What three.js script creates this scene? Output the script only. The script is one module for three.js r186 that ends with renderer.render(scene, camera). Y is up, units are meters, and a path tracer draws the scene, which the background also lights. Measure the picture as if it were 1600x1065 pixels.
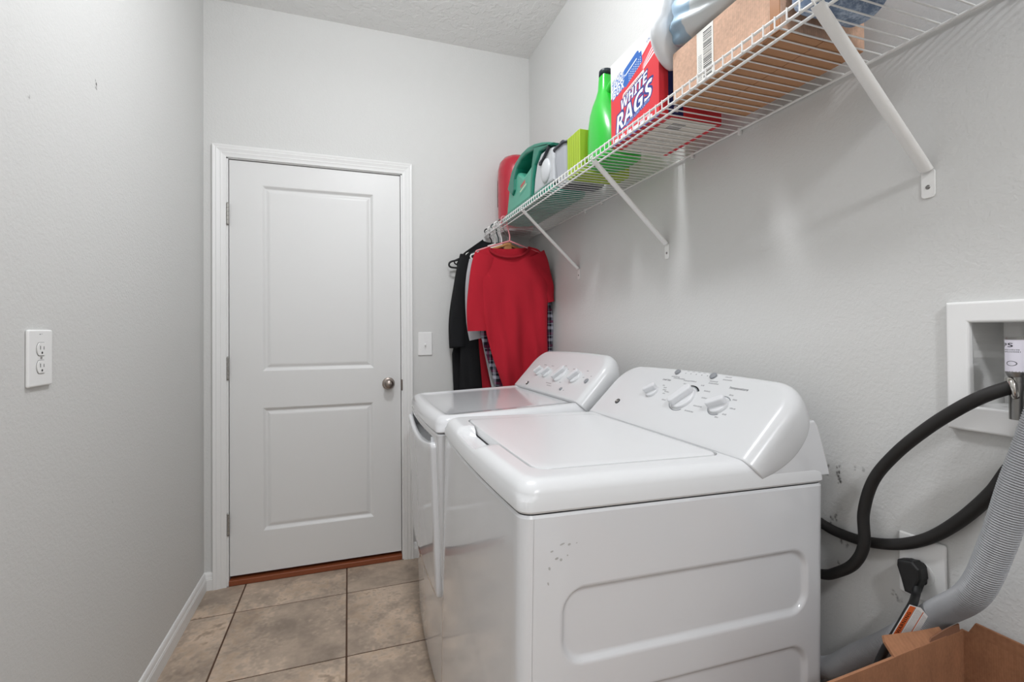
import * as THREE from 'three';
import { RoundedBoxGeometry } from 'three/addons/geometries/RoundedBoxGeometry.js';
import { RectAreaLightUniformsLib } from 'three/addons/lights/RectAreaLightUniformsLib.js';
import { mergeGeometries, toCreasedNormals, mergeVertices } from 'three/addons/utils/BufferGeometryUtils.js';

// ---------------------------------------------------------------- camera, lights, exposure
const scene = new THREE.Scene();
scene.background = new THREE.Color(0x000000);
const camera = new THREE.PerspectiveCamera(2 * Math.atan(532.5 / 747.41) * 180 / Math.PI, 1600 / 1065, 0.02, 30);
camera.position.set(0, 1.215, 0);
{
  const cY = Math.cos(0.33), sY = Math.sin(0.33), cP = Math.cos(-0.0086), sP = Math.sin(-0.0086), cR = Math.cos(0.0069), sR = Math.sin(0.0069);
  const Ry = new THREE.Matrix4().set(cY, 0, sY, 0, 0, 1, 0, 0, -sY, 0, cY, 0, 0, 0, 0, 1);
  const Rx = new THREE.Matrix4().set(1, 0, 0, 0, 0, cP, -sP, 0, 0, sP, cP, 0, 0, 0, 0, 1);
  const Rz = new THREE.Matrix4().set(cR, -sR, 0, 0, sR, cR, 0, 0, 0, 0, 1, 0, 0, 0, 0, 1);
  const M = Rz.multiply(Rx).multiply(Ry).transpose();
  camera.quaternion.setFromRotationMatrix(M);
}
camera.setViewOffset(1600, 1065, 0, 20.26, 1600, 1065);
scene.add(camera);

const renderer = new THREE.WebGLRenderer({ antialias: true });
renderer.shadowMap.enabled = true;
renderer.toneMapping = THREE.LinearToneMapping;
renderer.toneMappingExposure = 1.0;

const LAMP = new THREE.Vector3(0.16, 2.71, -1.3);          // domed ceiling lamp above the machines
const LAMP2 = new THREE.Vector3(0.16, 2.71, 1.15);         // second domed lamp, behind the camera
RectAreaLightUniformsLib.init();
for (const [p, cd, nits] of [[LAMP, 1.8, 44], [LAMP2, 2.1, 125]]) {     // glow of each dome all round, and the stronger light from its lower face
  const l = new THREE.PointLight(0xf9fbff, cd, 0, 2); l.position.copy(p); l.castShadow = true; l.shadow.radius = 4.5; scene.add(l);
  const d = new THREE.RectAreaLight(0xf9fbff, nits, 0.22, 0.22); d.position.set(p.x, p.y - 0.075, p.z); d.rotation.x = -Math.PI / 2; d.castShadow = true; scene.add(d);
}

// ---------------------------------------------------------------- helpers
let seed = 1234567;
const rnd = () => { seed = (seed * 1664525 + 1013904223) >>> 0; return seed / 4294967296; };
const V3 = (x, y, z) => new THREE.Vector3(x, y, z);
const used = {};
const numbered = (n) => { used[n] = (used[n] ?? -1) + 1; return used[n] ? n + '_' + String(used[n]).padStart(3, '0') : n; };
const clean = (g) => { g = g.index ? g.toNonIndexed() : g.clone(); for (const k of Object.keys(g.attributes)) if (!['position', 'normal', 'uv', 'color'].includes(k)) g.deleteAttribute(k); if (!g.attributes.normal) g.computeVertexNormals(); if (!g.attributes.uv) g.setAttribute('uv', new THREE.BufferAttribute(new Float32Array(g.attributes.position.count * 2), 2)); return g; };
const merge = (gs) => { gs = Array.isArray(gs) ? gs : [gs]; return gs.length === 1 ? (gs[0].attributes.normal && gs[0].attributes.uv ? gs[0] : clean(gs[0])) : mergeGeometries(gs.map(clean)); };
function obj(name, gs, m, parent) {
  const o = new THREE.Mesh(merge(gs), m); o.name = parent ? name : numbered(name); o.castShadow = o.receiveShadow = true; (parent || scene).add(o); return o;
}
function tag(o, label, category, group) { o.userData.label = label; o.userData.category = category; if (group) o.userData.group = group; return o; }
function thing(name, label, category, [x, y, z] = [0, 0, 0], group) {
  const o = new THREE.Group(); o.name = numbered(name); o.position.set(x, y, z); scene.add(o); return tag(o, label, category, group);
}
function struct(name, gs, m, label) {
  let o; if (gs) o = obj(name, gs, m); else { o = new THREE.Group(); o.name = name; scene.add(o); }
  o.userData.kind = 'structure'; if (label) o.userData.label = label; return o;
}
const box = (x0, x1, y0, y1, z0, z1) => new THREE.BoxGeometry(x1 - x0, y1 - y0, z1 - z0).translate((x0 + x1) / 2, (y0 + y1) / 2, (z0 + z1) / 2);
const rbox = (x0, x1, y0, y1, z0, z1, r = 0.003, s = 3) => new RoundedBoxGeometry(x1 - x0, y1 - y0, z1 - z0, s, r).translate((x0 + x1) / 2, (y0 + y1) / 2, (z0 + z1) / 2);
const cyl = (r0, r1, h, n = 24) => new THREE.CylinderGeometry(r0, r1, h, n);
const rod = (a, b, r, n = 8) => { const d = b.clone().sub(a), g = new THREE.CylinderGeometry(r, r, d.length(), n); g.applyQuaternion(new THREE.Quaternion().setFromUnitVectors(V3(0, 1, 0), d.clone().normalize())); return g.translate((a.x + b.x) / 2, (a.y + b.y) / 2, (a.z + b.z) / 2); };
const tube = (pts, r, n = 64, k = 10, tension = 0.5) => new THREE.TubeGeometry(new THREE.CatmullRomCurve3(pts.map((p) => Array.isArray(p) ? V3(...p) : p), false, 'catmullrom', tension), n, r, k, false);
const lathe = (pts, n = 32) => new THREE.LatheGeometry(pts.map(([x, y]) => new THREE.Vector2(x, y)), n);
const crease = (g, a = 0.5) => { g = g.clone(); g.scale(1000, 1000, 1000); g = toCreasedNormals(g, a); g.scale(0.001, 0.001, 0.001); return g; };
// rings of equal length -> skin; cap0/cap1 close the ends with a fan
function loft(rings, { closed = true, cap0 = false, cap1 = false, uv = null, angle = 0.6 } = {}) {
  const n = rings[0].length, pos = [], idx = [], put = (p) => { pos.push(p.x, p.y, p.z); return pos.length / 3 - 1; };
  for (const r of rings) for (const p of r) put(p);
  const m = closed ? n : n - 1;
  for (let i = 0; i + 1 < rings.length; i++) for (let j = 0; j < m; j++) {
    const a = i * n + j, b = i * n + (j + 1) % n, c = a + n, d = b + n; idx.push(a, b, d, a, d, c);
  }
  const cap = (ri, flip) => { const r = rings[ri], c = new THREE.Vector3(); r.forEach((p) => c.add(p)); c.divideScalar(n); const ci = put(c); for (let j = 0; j < n; j++) { const a = ri * n + j, b = ri * n + (j + 1) % n; flip ? idx.push(ci, b, a) : idx.push(ci, a, b); } };
  if (cap0) cap(0, true); if (cap1) cap(rings.length - 1, false);
  let g = new THREE.BufferGeometry(); g.setAttribute('position', new THREE.Float32BufferAttribute(pos, 3)); g.setIndex(idx);
  g = crease(g, angle); if (!g.attributes.uv) g.setAttribute('uv', new THREE.BufferAttribute(new Float32Array(g.attributes.position.count * 2), 2));
  if (uv) setUV(g, uv); return g;
}
function setUV(g, f) { const p = g.attributes.position, u = new Float32Array(p.count * 2), n = g.attributes.normal; for (let i = 0; i < p.count; i++) { const q = f(p.getX(i), p.getY(i), p.getZ(i), n ? n.getX(i) : 0, n ? n.getY(i) : 0, n ? n.getZ(i) : 0); u[2 * i] = q[0]; u[2 * i + 1] = q[1]; } g.setAttribute('uv', new THREE.BufferAttribute(u, 2)); return g; }
// grid surface
function grid(f, ns, nt, closed = false) {
  const pos = [], uv = [], idx = [];
  for (let j = 0; j <= nt; j++) for (let i = 0; i <= ns; i++) { const p = f(i / ns, j / nt); pos.push(p[0], p[1], p[2]); uv.push(p[3] ?? i / ns, p[4] ?? j / nt); }
  for (let j = 0; j < nt; j++) for (let i = 0; i < ns; i++) { const a = j * (ns + 1) + i, b = a + 1, c = a + ns + 1, d = c + 1; idx.push(a, b, d, a, d, c); }
  const g = new THREE.BufferGeometry(); g.setAttribute('position', new THREE.Float32BufferAttribute(pos, 3)); g.setAttribute('uv', new THREE.Float32BufferAttribute(uv, 2)); g.setIndex(idx); g.computeVertexNormals(); return g;
}
// rounded rectangle outline, counter-clockwise in (a, b)
function rrect(a0, a1, b0, b1, r, ns = 12, nc = 6) {
  const P = [], R = Array.isArray(r) ? r : [r, r, r, r];   // radii at (a0,b0) (a1,b0) (a1,b1) (a0,b1)
  const C = [[a0 + R[0], b0 + R[0], Math.PI, R[0]], [a1 - R[1], b0 + R[1], 1.5 * Math.PI, R[1]], [a1 - R[2], b1 - R[2], 0, R[2]], [a0 + R[3], b1 - R[3], 0.5 * Math.PI, R[3]]];
  for (let k = 0; k < 4; k++) {
    const [ca, cb, t0, rr] = C[k]; for (let i = 0; i <= nc; i++) { const t = t0 + (i / nc) * Math.PI / 2; P.push([ca + rr * Math.cos(t), cb + rr * Math.sin(t)]); }
    const e = P[P.length - 1], [na, nb, nt, nr] = C[(k + 1) % 4], q = [na + nr * Math.cos(nt), nb + nr * Math.sin(nt)];
    for (let i = 1; i < ns; i++) P.push([e[0] + (q[0] - e[0]) * i / ns, e[1] + (q[1] - e[1]) * i / ns]);
  }
  return P;
}
const shapeOf = (pts) => new THREE.Shape(pts.map(([x, y]) => new THREE.Vector2(x, y)));
const extr = (pts, d, bevel = 0, seg = 2) => new THREE.ExtrudeGeometry(Array.isArray(pts) ? shapeOf(pts) : pts, { depth: d - 2 * bevel, bevelEnabled: bevel > 0, bevelThickness: bevel, bevelSize: bevel, bevelOffset: -bevel, bevelSegments: seg, curveSegments: 10 }).translate(0, 0, bevel);
const smooth = (a, b, x) => { x = Math.min(1, Math.max(0, (x - a) / (b - a))); return x * x * (3 - 2 * x); };

// ---------------------------------------------------------------- textures
function noiseField(n, oct, sd) {      // tileable fractal value noise, n x n, 0..1
  const out = new Float32Array(n * n); let s = sd; const rr = () => { s = (s * 1664525 + 1013904223) >>> 0; return s / 4294967296; };
  let tot = 0;
  for (const [cells, amp] of oct) {
    const t = new Float32Array(cells * cells).map(() => rr()); tot += amp;
    for (let y = 0; y < n; y++) { const fy = y / n * cells, y0 = Math.floor(fy) % cells, y1 = (y0 + 1) % cells; let v = fy - Math.floor(fy); v = v * v * (3 - 2 * v);
      for (let x = 0; x < n; x++) { const fx = x / n * cells, x0 = Math.floor(fx) % cells, x1 = (x0 + 1) % cells; let u = fx - Math.floor(fx); u = u * u * (3 - 2 * u);
        out[y * n + x] += amp * ((t[y0 * cells + x0] * (1 - u) + t[y0 * cells + x1] * u) * (1 - v) + (t[y1 * cells + x0] * (1 - u) + t[y1 * cells + x1] * u) * v); } }
  }
  for (let i = 0; i < out.length; i++) out[i] /= tot; return out;
}
function dataTex(n, f, srgb) {
  const d = new Uint8Array(n * n * 4); for (let i = 0; i < n * n; i++) { const c = f(i); d[4 * i] = c[0]; d[4 * i + 1] = c[1]; d[4 * i + 2] = c[2]; d[4 * i + 3] = 255; }
  const t = new THREE.DataTexture(d, n, n); t.wrapS = t.wrapT = THREE.RepeatWrapping; t.magFilter = THREE.LinearFilter; t.minFilter = THREE.LinearMipmapLinearFilter; t.generateMipmaps = true; if (srgb) t.colorSpace = THREE.SRGBColorSpace; t.needsUpdate = true; return t;
}
const rep = (t, x, y) => { const c = t.clone(); c.repeat.set(x, y); c.needsUpdate = true; return c; };
function canvasTex(w, h, draw) { const c = document.createElement('canvas'); c.width = w; c.height = h; const g = c.getContext('2d'); draw(g, w, h); const t = new THREE.CanvasTexture(c); t.colorSpace = THREE.SRGBColorSpace; t.anisotropy = 8; return t; }
const peel = dataTex(512, ((f) => (i) => { const v = smooth(0.3, 0.72, f[i]) * 255; return [v, v, v]; })(noiseField(512, [[40, 1], [90, 0.6], [20, 0.4]], 77)));
const knock = dataTex(512, ((f, g) => (i) => { const v = (smooth(0.42, 0.6, f[i]) * 0.75 + g[i] * 0.25) * 255; return [v, v, v]; })(noiseField(512, [[14, 1], [34, 0.8], [70, 0.3]], 31), noiseField(512, [[120, 1]], 5)));
const weave = dataTex(256, (i) => { const x = i % 256, y = (i / 256) | 0; const v = 128 + 90 * Math.sin(x * Math.PI / 4) * Math.sin(y * Math.PI / 4); return [v, v, v]; });
const fibre = dataTex(256, ((f) => (i) => { const v = f[i] * 255; return [v, v, v]; })(noiseField(256, [[128, 1], [40, 0.7], [8, 0.5]], 12)));

// ---------------------------------------------------------------- materials
const std = (color, roughness = 0.6, extra = {}) => new THREE.MeshStandardMaterial({ color, roughness, ...extra });
const phy = (color, roughness, extra = {}) => new THREE.MeshPhysicalMaterial({ color, roughness, ...extra });
const M = {
  paint: std(0xe2e2e1, 0.38), trim: std(0xeaeae9, 0.35), enamel: phy(0xdddee0, 0.12, { clearcoat: 0.5, clearcoatRoughness: 0.05 }), plastic: phy(0xe0e1e2, 0.26),
  wire: std(0xeeeeec, 0.35), nickel: std(0x9b918a, 0.28, { metalness: 1 }), hinge: std(0xa8a6a2, 0.4, { metalness: 0.8 }), steel: std(0x8f8e8c, 0.3, { metalness: 1 }), chrome: std(0xc9c6c0, 0.12, { metalness: 1 }),
  dark: std(0x1a1a1c, 0.6), rubber: std(0x1d1b1a, 0.62), plug: std(0x101011, 0.5), grout: std(0x5a4335, 0.95), plate: std(0xefefee, 0.35), slot: std(0x3a3937, 0.7),
  wood: std(0x8a4a2c, 0.45), board: std(0xb98f63, 0.9), knob: std(0xd9dadc, 0.35), grey: std(0x8b8e92, 0.45),
};

// ---------------------------------------------------------------- room dimensions
const LW = -0.652, RW = 1.02, ZB = -2.635, CH = 2.832, ZN = 2.6, T = 0.12;

// wall paint: plain grey with the scuffs that the photograph shows
function wallTex(wm, hm, marks) {
  return canvasTex(2048, 1024, (g, w, h) => {
    g.fillStyle = '#d6d6d4'; g.fillRect(0, 0, w, h);
    for (const [u, y, r, dark] of marks) {
      g.fillStyle = `rgba(50,48,46,${dark})`; let s = Math.round(u * 9173 + y * 5171); const rr = () => { s = (s * 16807 + 11) % 2147483647; return s / 2147483647; };
      for (let k = 0; k < 7; k++) { const cx = (u + (rr() - 0.5) * r * 0.9) / wm * w, cy = (1 - (y + (rr() - 0.5) * r * 2.2) / hm) * h; g.beginPath(); g.ellipse(cx, cy, (0.06 + 0.13 * rr()) * r / wm * w, (0.1 + 0.22 * rr()) * r / hm * h, 0.4, 0, 7); g.fill(); }
    }
  });
}
const wallMat = (wm, hm, marks) => new THREE.MeshStandardMaterial({ map: wallTex(wm, hm, marks), roughness: 0.62, bumpMap: rep(peel, wm / 0.2, hm / 0.2), bumpScale: 0.00022 });
const LZ = ZN + T - (ZB - T);
const mLeft = wallMat(LZ, CH, [[-1.604 - (ZB - T), 1.9, 0.011, 0.8], [-1.313 - (ZB - T), 1.73, 0.006, 0.6], [-1.703 - (ZB - T), 0.73, 0.006, 0.3]]);
const mRight = wallMat(LZ, CH, [[0.907, 0.803, 0.014], [0.894, 0.797, 0.016], [0.905, 0.767, 0.011], [0.891, 0.763, 0.013], [0.791, 0.783, 0.008], [0.8, 0.774, 0.007], [0.756, 0.76, 0.007], [0.748, 0.749, 0.006], [0.921, 0.729, 0.004], [0.923, 0.713, 0.004], [0.694, 0.658, 0.005], [0.688, 0.65, 0.006], [0.685, 0.643, 0.004], [0.703, 0.769, 0.005]].map(([y, z, r]) => [-z - (ZB - T), y, r, 0.85]));
const mBack = new THREE.MeshStandardMaterial({ color: 0xd6d6d4, roughness: 0.62, bumpMap: rep(peel, 8, 10), bumpScale: 0.00025 });
const mPlain = new THREE.MeshStandardMaterial({ color: 0xd6d6d4, roughness: 0.62 });
const uvZY = (x, y, z) => [(z - (ZB - T)) / LZ, y / CH], uvXY = (x, y) => [(x - LW) / 2, y / CH];

// ---------------------------------------------------------------- room shell
struct('wall_left', setUV(box(LW - T, LW, 0, CH, ZB - T, ZN + T), uvZY), mLeft, 'light grey textured wall with an outlet and small black scuffs');
const WB = { z0: -0.523, z1: -0.335, y0: 1.083, y1: 1.226 };    // opening of the washing machine supply box
struct('wall_right', [box(RW, RW + T, 0, WB.y0, ZB - T, ZN + T), box(RW, RW + T, WB.y1, CH, ZB - T, ZN + T), box(RW, RW + T, WB.y0, WB.y1, ZB - T, WB.z0), box(RW, RW + T, WB.y0, WB.y1, WB.z1, ZN + T)].map((g) => setUV(g, uvZY)), mRight, 'light grey textured wall behind the washer and dryer with black scuffs');
const DX0 = -0.556, DX1 = 0.278, DY = 2.072;                    // door opening
struct('wall_back', [box(LW - T, DX0, 0, CH, ZB - T, ZB), box(DX1, RW + T, 0, CH, ZB - T, ZB), box(DX0, DX1, DY, CH, ZB - T, ZB)].map((g) => setUV(g, uvXY)), mBack, 'light grey wall with a white panel door');
struct('wall_front', box(LW - T, RW + T, 0, CH, ZN, ZN + T), mPlain, 'grey end wall behind the camera');
struct('ceiling', setUV(box(LW - T, RW + T, CH, CH + 0.1, ZB - T, ZN + T), (x, y, z) => [x / 0.5, z / 0.5]), new THREE.MeshStandardMaterial({ color: 0xf2f2f1, roughness: 0.85, bumpMap: knock, bumpScale: 0.0018 }), 'white knockdown textured ceiling');

// floor: grout bed and square tiles laid one by one
const tileField = noiseField(512, [[5, 1], [11, 0.8], [26, 0.5], [60, 0.3], [128, 0.18]], 404), tileField2 = noiseField(512, [[4, 1], [9, 0.7], [40, 0.5], [90, 0.5]], 91);
const tileMap = dataTex(512, (i) => { const a = tileField[i], b = tileField2[i]; const k = 0.75 + 0.5 * (a - 0.5) * 1.1, w = smooth(0.52, 0.7, b), d = 1 - 0.3 * smooth(0.6, 0.72, a * 0.45 + b * 0.55) - 0.3 * smooth(0.62, 0.42, b) * 0.5; return [Math.min(255, (222 - 8 * w) * k * d + 34), Math.min(255, (200 - 12 * w) * k * d + 30), Math.min(255, (178 - 16 * w) * k * d + 27)]; }, true);
const mTile = new THREE.MeshStandardMaterial({ map: tileMap, roughness: 0.5, bumpMap: tileMap, bumpScale: 0.0012 });
{
  const floor = struct('floor', box(LW - T, RW + T, -0.1, -0.0025, ZB - T, ZN + T), M.grout, 'tan stone look square floor tiles with dark brown grout');
  const S = 0.4635, G = 0.0032, xs = [], zs = [];
  for (let k = -3; k <= 3; k++) xs.push(-0.0105 + k * S); for (let k = -1; k <= 11; k++) zs.push(-2.382 + k * S);
  const cx = [LW, ...xs.filter((v) => v > LW && v < RW), RW], cz = [ZB, ...zs.filter((v) => v > ZB + 0.01 && v < ZN), ZN];
  for (let i = 0; i + 1 < cx.length; i++) for (let j = 0; j + 1 < cz.length; j++) {
    const du = rnd(), dv = rnd(), t = ((rnd() * 4) | 0) * Math.PI / 2, c = Math.cos(t), s = Math.sin(t);
    const g = setUV(rbox(cx[i] + G, cx[i + 1] - G, -0.012, 0, cz[j] + G, cz[j + 1] - G, 0.0018, 1), (x, y, z) => [(x * c - z * s) / 0.9 + du, (x * s + z * c) / 0.9 + dv]);
    obj('tile', g, mTile, floor);
  }
}
// baseboards
const bbProf = [[0, 0], [0.013, 0], [0.013, 0.05], [0.0115, 0.053], [0.0115, 0.057], [0.0095, 0.06], [0.0085, 0.066], [0.0075, 0.073], [0.005, 0.079], [0.003, 0.082], [0, 0.083]];
const bb = (len) => extr(bbProf, len);
struct('baseboard_left', bb(ZN - ZB).translate(LW, 0, ZB), M.trim, 'white moulded baseboard along the left wall');
struct('baseboard_right', bb(ZN - ZB).rotateY(Math.PI).translate(RW, 0, ZN), M.trim, 'white moulded baseboard along the right wall');
struct('baseboard_back', [bb(0.038).rotateY(-Math.PI / 2).translate(-0.614, 0, ZB), bb(RW - 0.33).rotateY(-Math.PI / 2).translate(RW, 0, ZB)], M.trim, 'white moulded baseboard on both sides of the door');

// door casing (three mitred lengths), jamb and threshold
{
  const casing = struct('trim_1', null, null, 'white moulded door casing around the panel door');
  const prof = [[0, 0], [0, 0.008], [0.003, 0.0095], [0.016, 0.0105], [0.021, 0.0125], [0.025, 0.0115], [0.034, 0.0135], [0.04, 0.0155], [0.044, 0.0142], [0.048, 0.0155], [0.0555, 0.0165], [0.058, 0.015], [0.058, 0]];
  const wL = 1, wR = 0.9;
  const at = (w, h, k) => k === 0 ? [DX0 - w * wL, 0, ZB + h] : k === 1 ? [DX0 - w * wL, DY + w, ZB + h] : k === 2 ? [DX1 + w * wR, DY + w, ZB + h] : [DX1 + w * wR, 0, ZB + h];
  for (let k = 0; k < 3; k++) {
    const pos = []; for (let i = 0; i + 1 < prof.length; i++) { const a = at(...prof[i], k), b = at(...prof[i + 1], k), c = at(...prof[i], k + 1), d = at(...prof[i + 1], k + 1); pos.push(...a, ...c, ...d, ...a, ...d, ...b); }
    const g = new THREE.BufferGeometry(); g.setAttribute('position', new THREE.Float32BufferAttribute(pos, 3)); g.computeVertexNormals();
    obj(k === 1 ? 'casing_head' : 'casing_leg', crease(mergeVertices(g), 0.35), M.trim, casing);
  }
  obj('jamb', [box(DX0, DX0 + 0.0075, 0, DY, ZB - T, ZB + 0.001), box(DX1 - 0.0075, DX1, 0, DY, ZB - T, ZB + 0.001), box(DX0, DX1, DY - 0.004, DY, ZB - T, ZB + 0.001)], M.trim, casing);
  obj('door_stop', [box(DX0, DX0 + 0.02, 0, DY, ZB - T, ZB - 0.05), box(DX1 - 0.02, DX1, 0, DY, ZB - T, ZB - 0.05), box(DX0, DX1, DY - 0.02, DY, ZB - T, ZB - 0.05)], M.trim, casing);
  const sp = obj('strike_plate', rbox(DX1 - 0.009, DX1 - 0.001, 0.905, 0.965, ZB - 0.02, ZB + 0.0025, 0.002), M.nickel, casing); sp.userData.label = 'dull nickel strike plate';
  struct('trim_2', rbox(DX0 + 0.0075, DX1 - 0.0075, 0.0, 0.026, ZB - T, ZB + 0.006, 0.004), M.wood, 'reddish brown wooden threshold under the door');
}
// door leaf with two moulded panels
{
  const door = struct('door_1', null, null, 'white two panel door with a nickel knob');
  const x0 = DX0 + 0.0105, x1 = DX1 - 0.0105, y0 = 0.043, y1 = DY - 0.0075, zf = ZB - 0.008;
  const panels = [[-0.402, 0.129, 1.03, 1.952], [-0.401, 0.126, 0.243, 0.849]];
  const s = shapeOf([[x0, y0], [x1, y0], [x1, y1], [x0, y1]]);
  for (const [a, b, c, d] of panels) s.holes.push(new THREE.Path([[a, c], [a, d], [b, d], [b, c]].map((p) => new THREE.Vector2(...p))));
  const leaf = [new THREE.ShapeGeometry(s).translate(0, 0, zf), box(x0, x1, y0, y1, zf - 0.035, zf - 0.012)];
  leaf.push(box(x0, x0 + 0.02, y0, y1, zf - 0.02, zf - 0.0001), box(x1 - 0.02, x1, y0, y1, zf - 0.02, zf - 0.0001), box(x0, x1, y1 - 0.02, y1, zf - 0.02, zf - 0.0001), box(x0, x1, y0, y0 + 0.02, zf - 0.02, zf - 0.0001));
  obj('leaf', leaf, M.paint, door);
  const prof = [[0, 0], [0.003, -0.001], [0.007, -0.0045], [0.012, -0.009], [0.0155, -0.0105], [0.019, -0.0105], [0.024, -0.0085], [0.032, -0.005], [0.038, -0.0042]];
  for (const [a, b, c, d] of panels) {
    const ring = ([w, h]) => [V3(a + w, c + w, zf + h), V3(b - w, c + w, zf + h), V3(b - w, d - w, zf + h), V3(a + w, d - w, zf + h)];
    const pos = []; for (let i = 0; i + 1 < prof.length; i++) { const p = ring(prof[i]), q = ring(prof[i + 1]); for (let k = 0; k < 4; k++) { const A = p[k], B = p[(k + 1) % 4], Cc = q[(k + 1) % 4], D = q[k]; for (const v of [A, B, Cc, A, Cc, D]) pos.push(v.x, v.y, v.z); } }
    const g = new THREE.BufferGeometry(); g.setAttribute('position', new THREE.Float32BufferAttribute(pos, 3)); g.computeVertexNormals();
    const w = 0.038, pl = new THREE.PlaneGeometry(b - a - 2 * w, d - c - 2 * w).translate((a + b) / 2, (c + d) / 2, zf - 0.0042);
    obj('moulded_panel', [crease(mergeVertices(g), 0.4), pl], M.paint, door);
  }
  for (const [a, b] of [[1.748, 1.847], [0.998, 1.101], [0.249, 0.348]]) {
    const gs = []; const n = 5, h = (b - a) / n; for (let k = 0; k < n; k++) gs.push(cyl(0.0068, 0.0068, h - 0.0012, 14).translate(DX0 + 0.006, a + h * (k + 0.5), ZB + 0.004));
    gs.push(lathe([[0, 0.006], [0.004, 0.005], [0.006, 0]], 12).translate(DX0 + 0.006, b, ZB + 0.004), lathe([[0, -0.006], [0.004, -0.005], [0.006, 0]], 12).translate(DX0 + 0.006, a, ZB + 0.004));
    gs.push(box(DX0 + 0.0055, DX0 + 0.0075, a + 0.002, b - 0.002, ZB - 0.03, ZB + 0.002)); obj('hinge', gs, M.hinge, door).userData.label = 'grey metal butt hinge';
  }
  const kx = 0.203, ky = 0.945;
  const kn = obj('knob', lathe([[0.0, 0.062], [0.012, 0.061], [0.021, 0.056], [0.0265, 0.047], [0.027, 0.041], [0.024, 0.033], [0.016, 0.026], [0.0115, 0.021], [0.0115, 0.008], [0.03, 0.0075], [0.0325, 0.004], [0.0325, 0]], 40).rotateX(Math.PI / 2).translate(kx, ky, zf), M.nickel, door); kn.userData.label = 'round brushed nickel door knob';
  obj('privacy_pin', cyl(0.003, 0.003, 0.004, 12).rotateX(Math.PI / 2).translate(kx, ky, zf + 0.0625), M.steel, kn);
}

// ---------------------------------------------------------------- lamps (above and behind the view)
for (const [p, label] of [[LAMP, 'round frosted ceiling lamp above the machines'], [LAMP2, 'round frosted ceiling lamp behind the camera']]) {
  const t = thing('ceiling_lamp', label, 'lamp', [p.x, CH, p.z]);
  obj('base', lathe([[0, 0], [0.17, 0], [0.175, -0.008], [0.172, -0.03], [0.16, -0.034], [0.158, -0.03]], 48), M.trim, t);
  const glow = new THREE.MeshStandardMaterial({ color: 0xffffff, roughness: 0.6, emissive: 0xffffff, emissiveIntensity: 1.3 });
  obj('diffuser', lathe([[0.15, -0.03], [0.149, -0.07], [0.135, -0.12], [0.1, -0.16], [0.05, -0.18], [0, -0.185]], 48), glow, t);
}

// ---------------------------------------------------------------- switch and outlets
function wallPlate(t, w, h, d = 0.007) { return obj('cover_plate', extr(rrect(-w / 2, w / 2, -h / 2, h / 2, 0.004, 1, 4), d, 0.0035, 3), M.plate, t); }
{
  const t = thing('light_switch', 'white toggle light switch on the grey wall beside the door', 'light switch', [0.398, 1.155, ZB]);
  const p = wallPlate(t, 0.077, 0.127);
  const tg = obj('toggle', rbox(-0.0048, 0.0048, -0.012, 0.012, 0, 0.006, 0.001), M.plate, t); obj('lever', rbox(-0.0035, 0.0035, -0.004, 0.004, 0, 0.017, 0.0015).rotateX(0.5).translate(0, -0.001, 0.004), M.plate, tg);
  for (const y of [-0.03, 0.03]) obj('screw', cyl(0.0028, 0.0028, 0.001, 12).rotateX(Math.PI / 2).translate(0, y, 0.0073), M.trim, p);
}
{
  const t = thing('wall_outlet', 'white duplex outlet with an oversized cover plate on the left wall', 'outlet', [LW, 1.165, -1.344]); t.rotation.y = Math.PI / 2;
  const p = wallPlate(t, 0.088, 0.125);
  for (const y of [0.0195, -0.0195]) {
    const pts = []; for (let k = 0; k <= 40; k++) { const a = k / 40 * 2 * Math.PI; pts.push([0.0172 * Math.cos(a), Math.max(-0.0142, Math.min(0.0142, 0.0172 * Math.sin(a)))]); }
    const ring = obj('socket_face', extr(pts.slice(0, 40), 0.0025, 0.0006).translate(0, y, 0.0063), M.plate, t);
    obj('socket_gap', extr(pts.slice(0, 40).map(([a, b]) => [a * 1.05, b * 1.06]), 0.0004).translate(0, y, 0.0069), M.slot, ring);
    obj('slots', [box(-0.0072, -0.0056, y - 0.001, y + 0.0075, 0.0085, 0.0091), box(0.0056, 0.0072, y - 0.001, y + 0.006, 0.0085, 0.0091), cyl(0.0027, 0.0027, 0.0006, 14).rotateX(Math.PI / 2).translate(0, y - 0.008, 0.0088)], M.slot, ring);
  }
  obj('screw', cyl(0.003, 0.003, 0.001, 12).rotateX(Math.PI / 2).translate(0, 0, 0.0073), M.hinge, p);
  obj('scuff_mark', [box(-0.006, -0.002, 0.0515, 0.0535, 0.0068, 0.0072), box(0.001, 0.004, 0.0525, 0.0535, 0.0068, 0.0072)], M.grey, p);
}

// ---------------------------------------------------------------- washer and dryer
const W = 0.686, D = 0.69, BOW = 0.0112;
const bow = (v) => { const d = (v - W / 2) / (W / 2); return BOW * d * d; };
const L3 = (u, y, v) => V3(u, y, -v);
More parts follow.
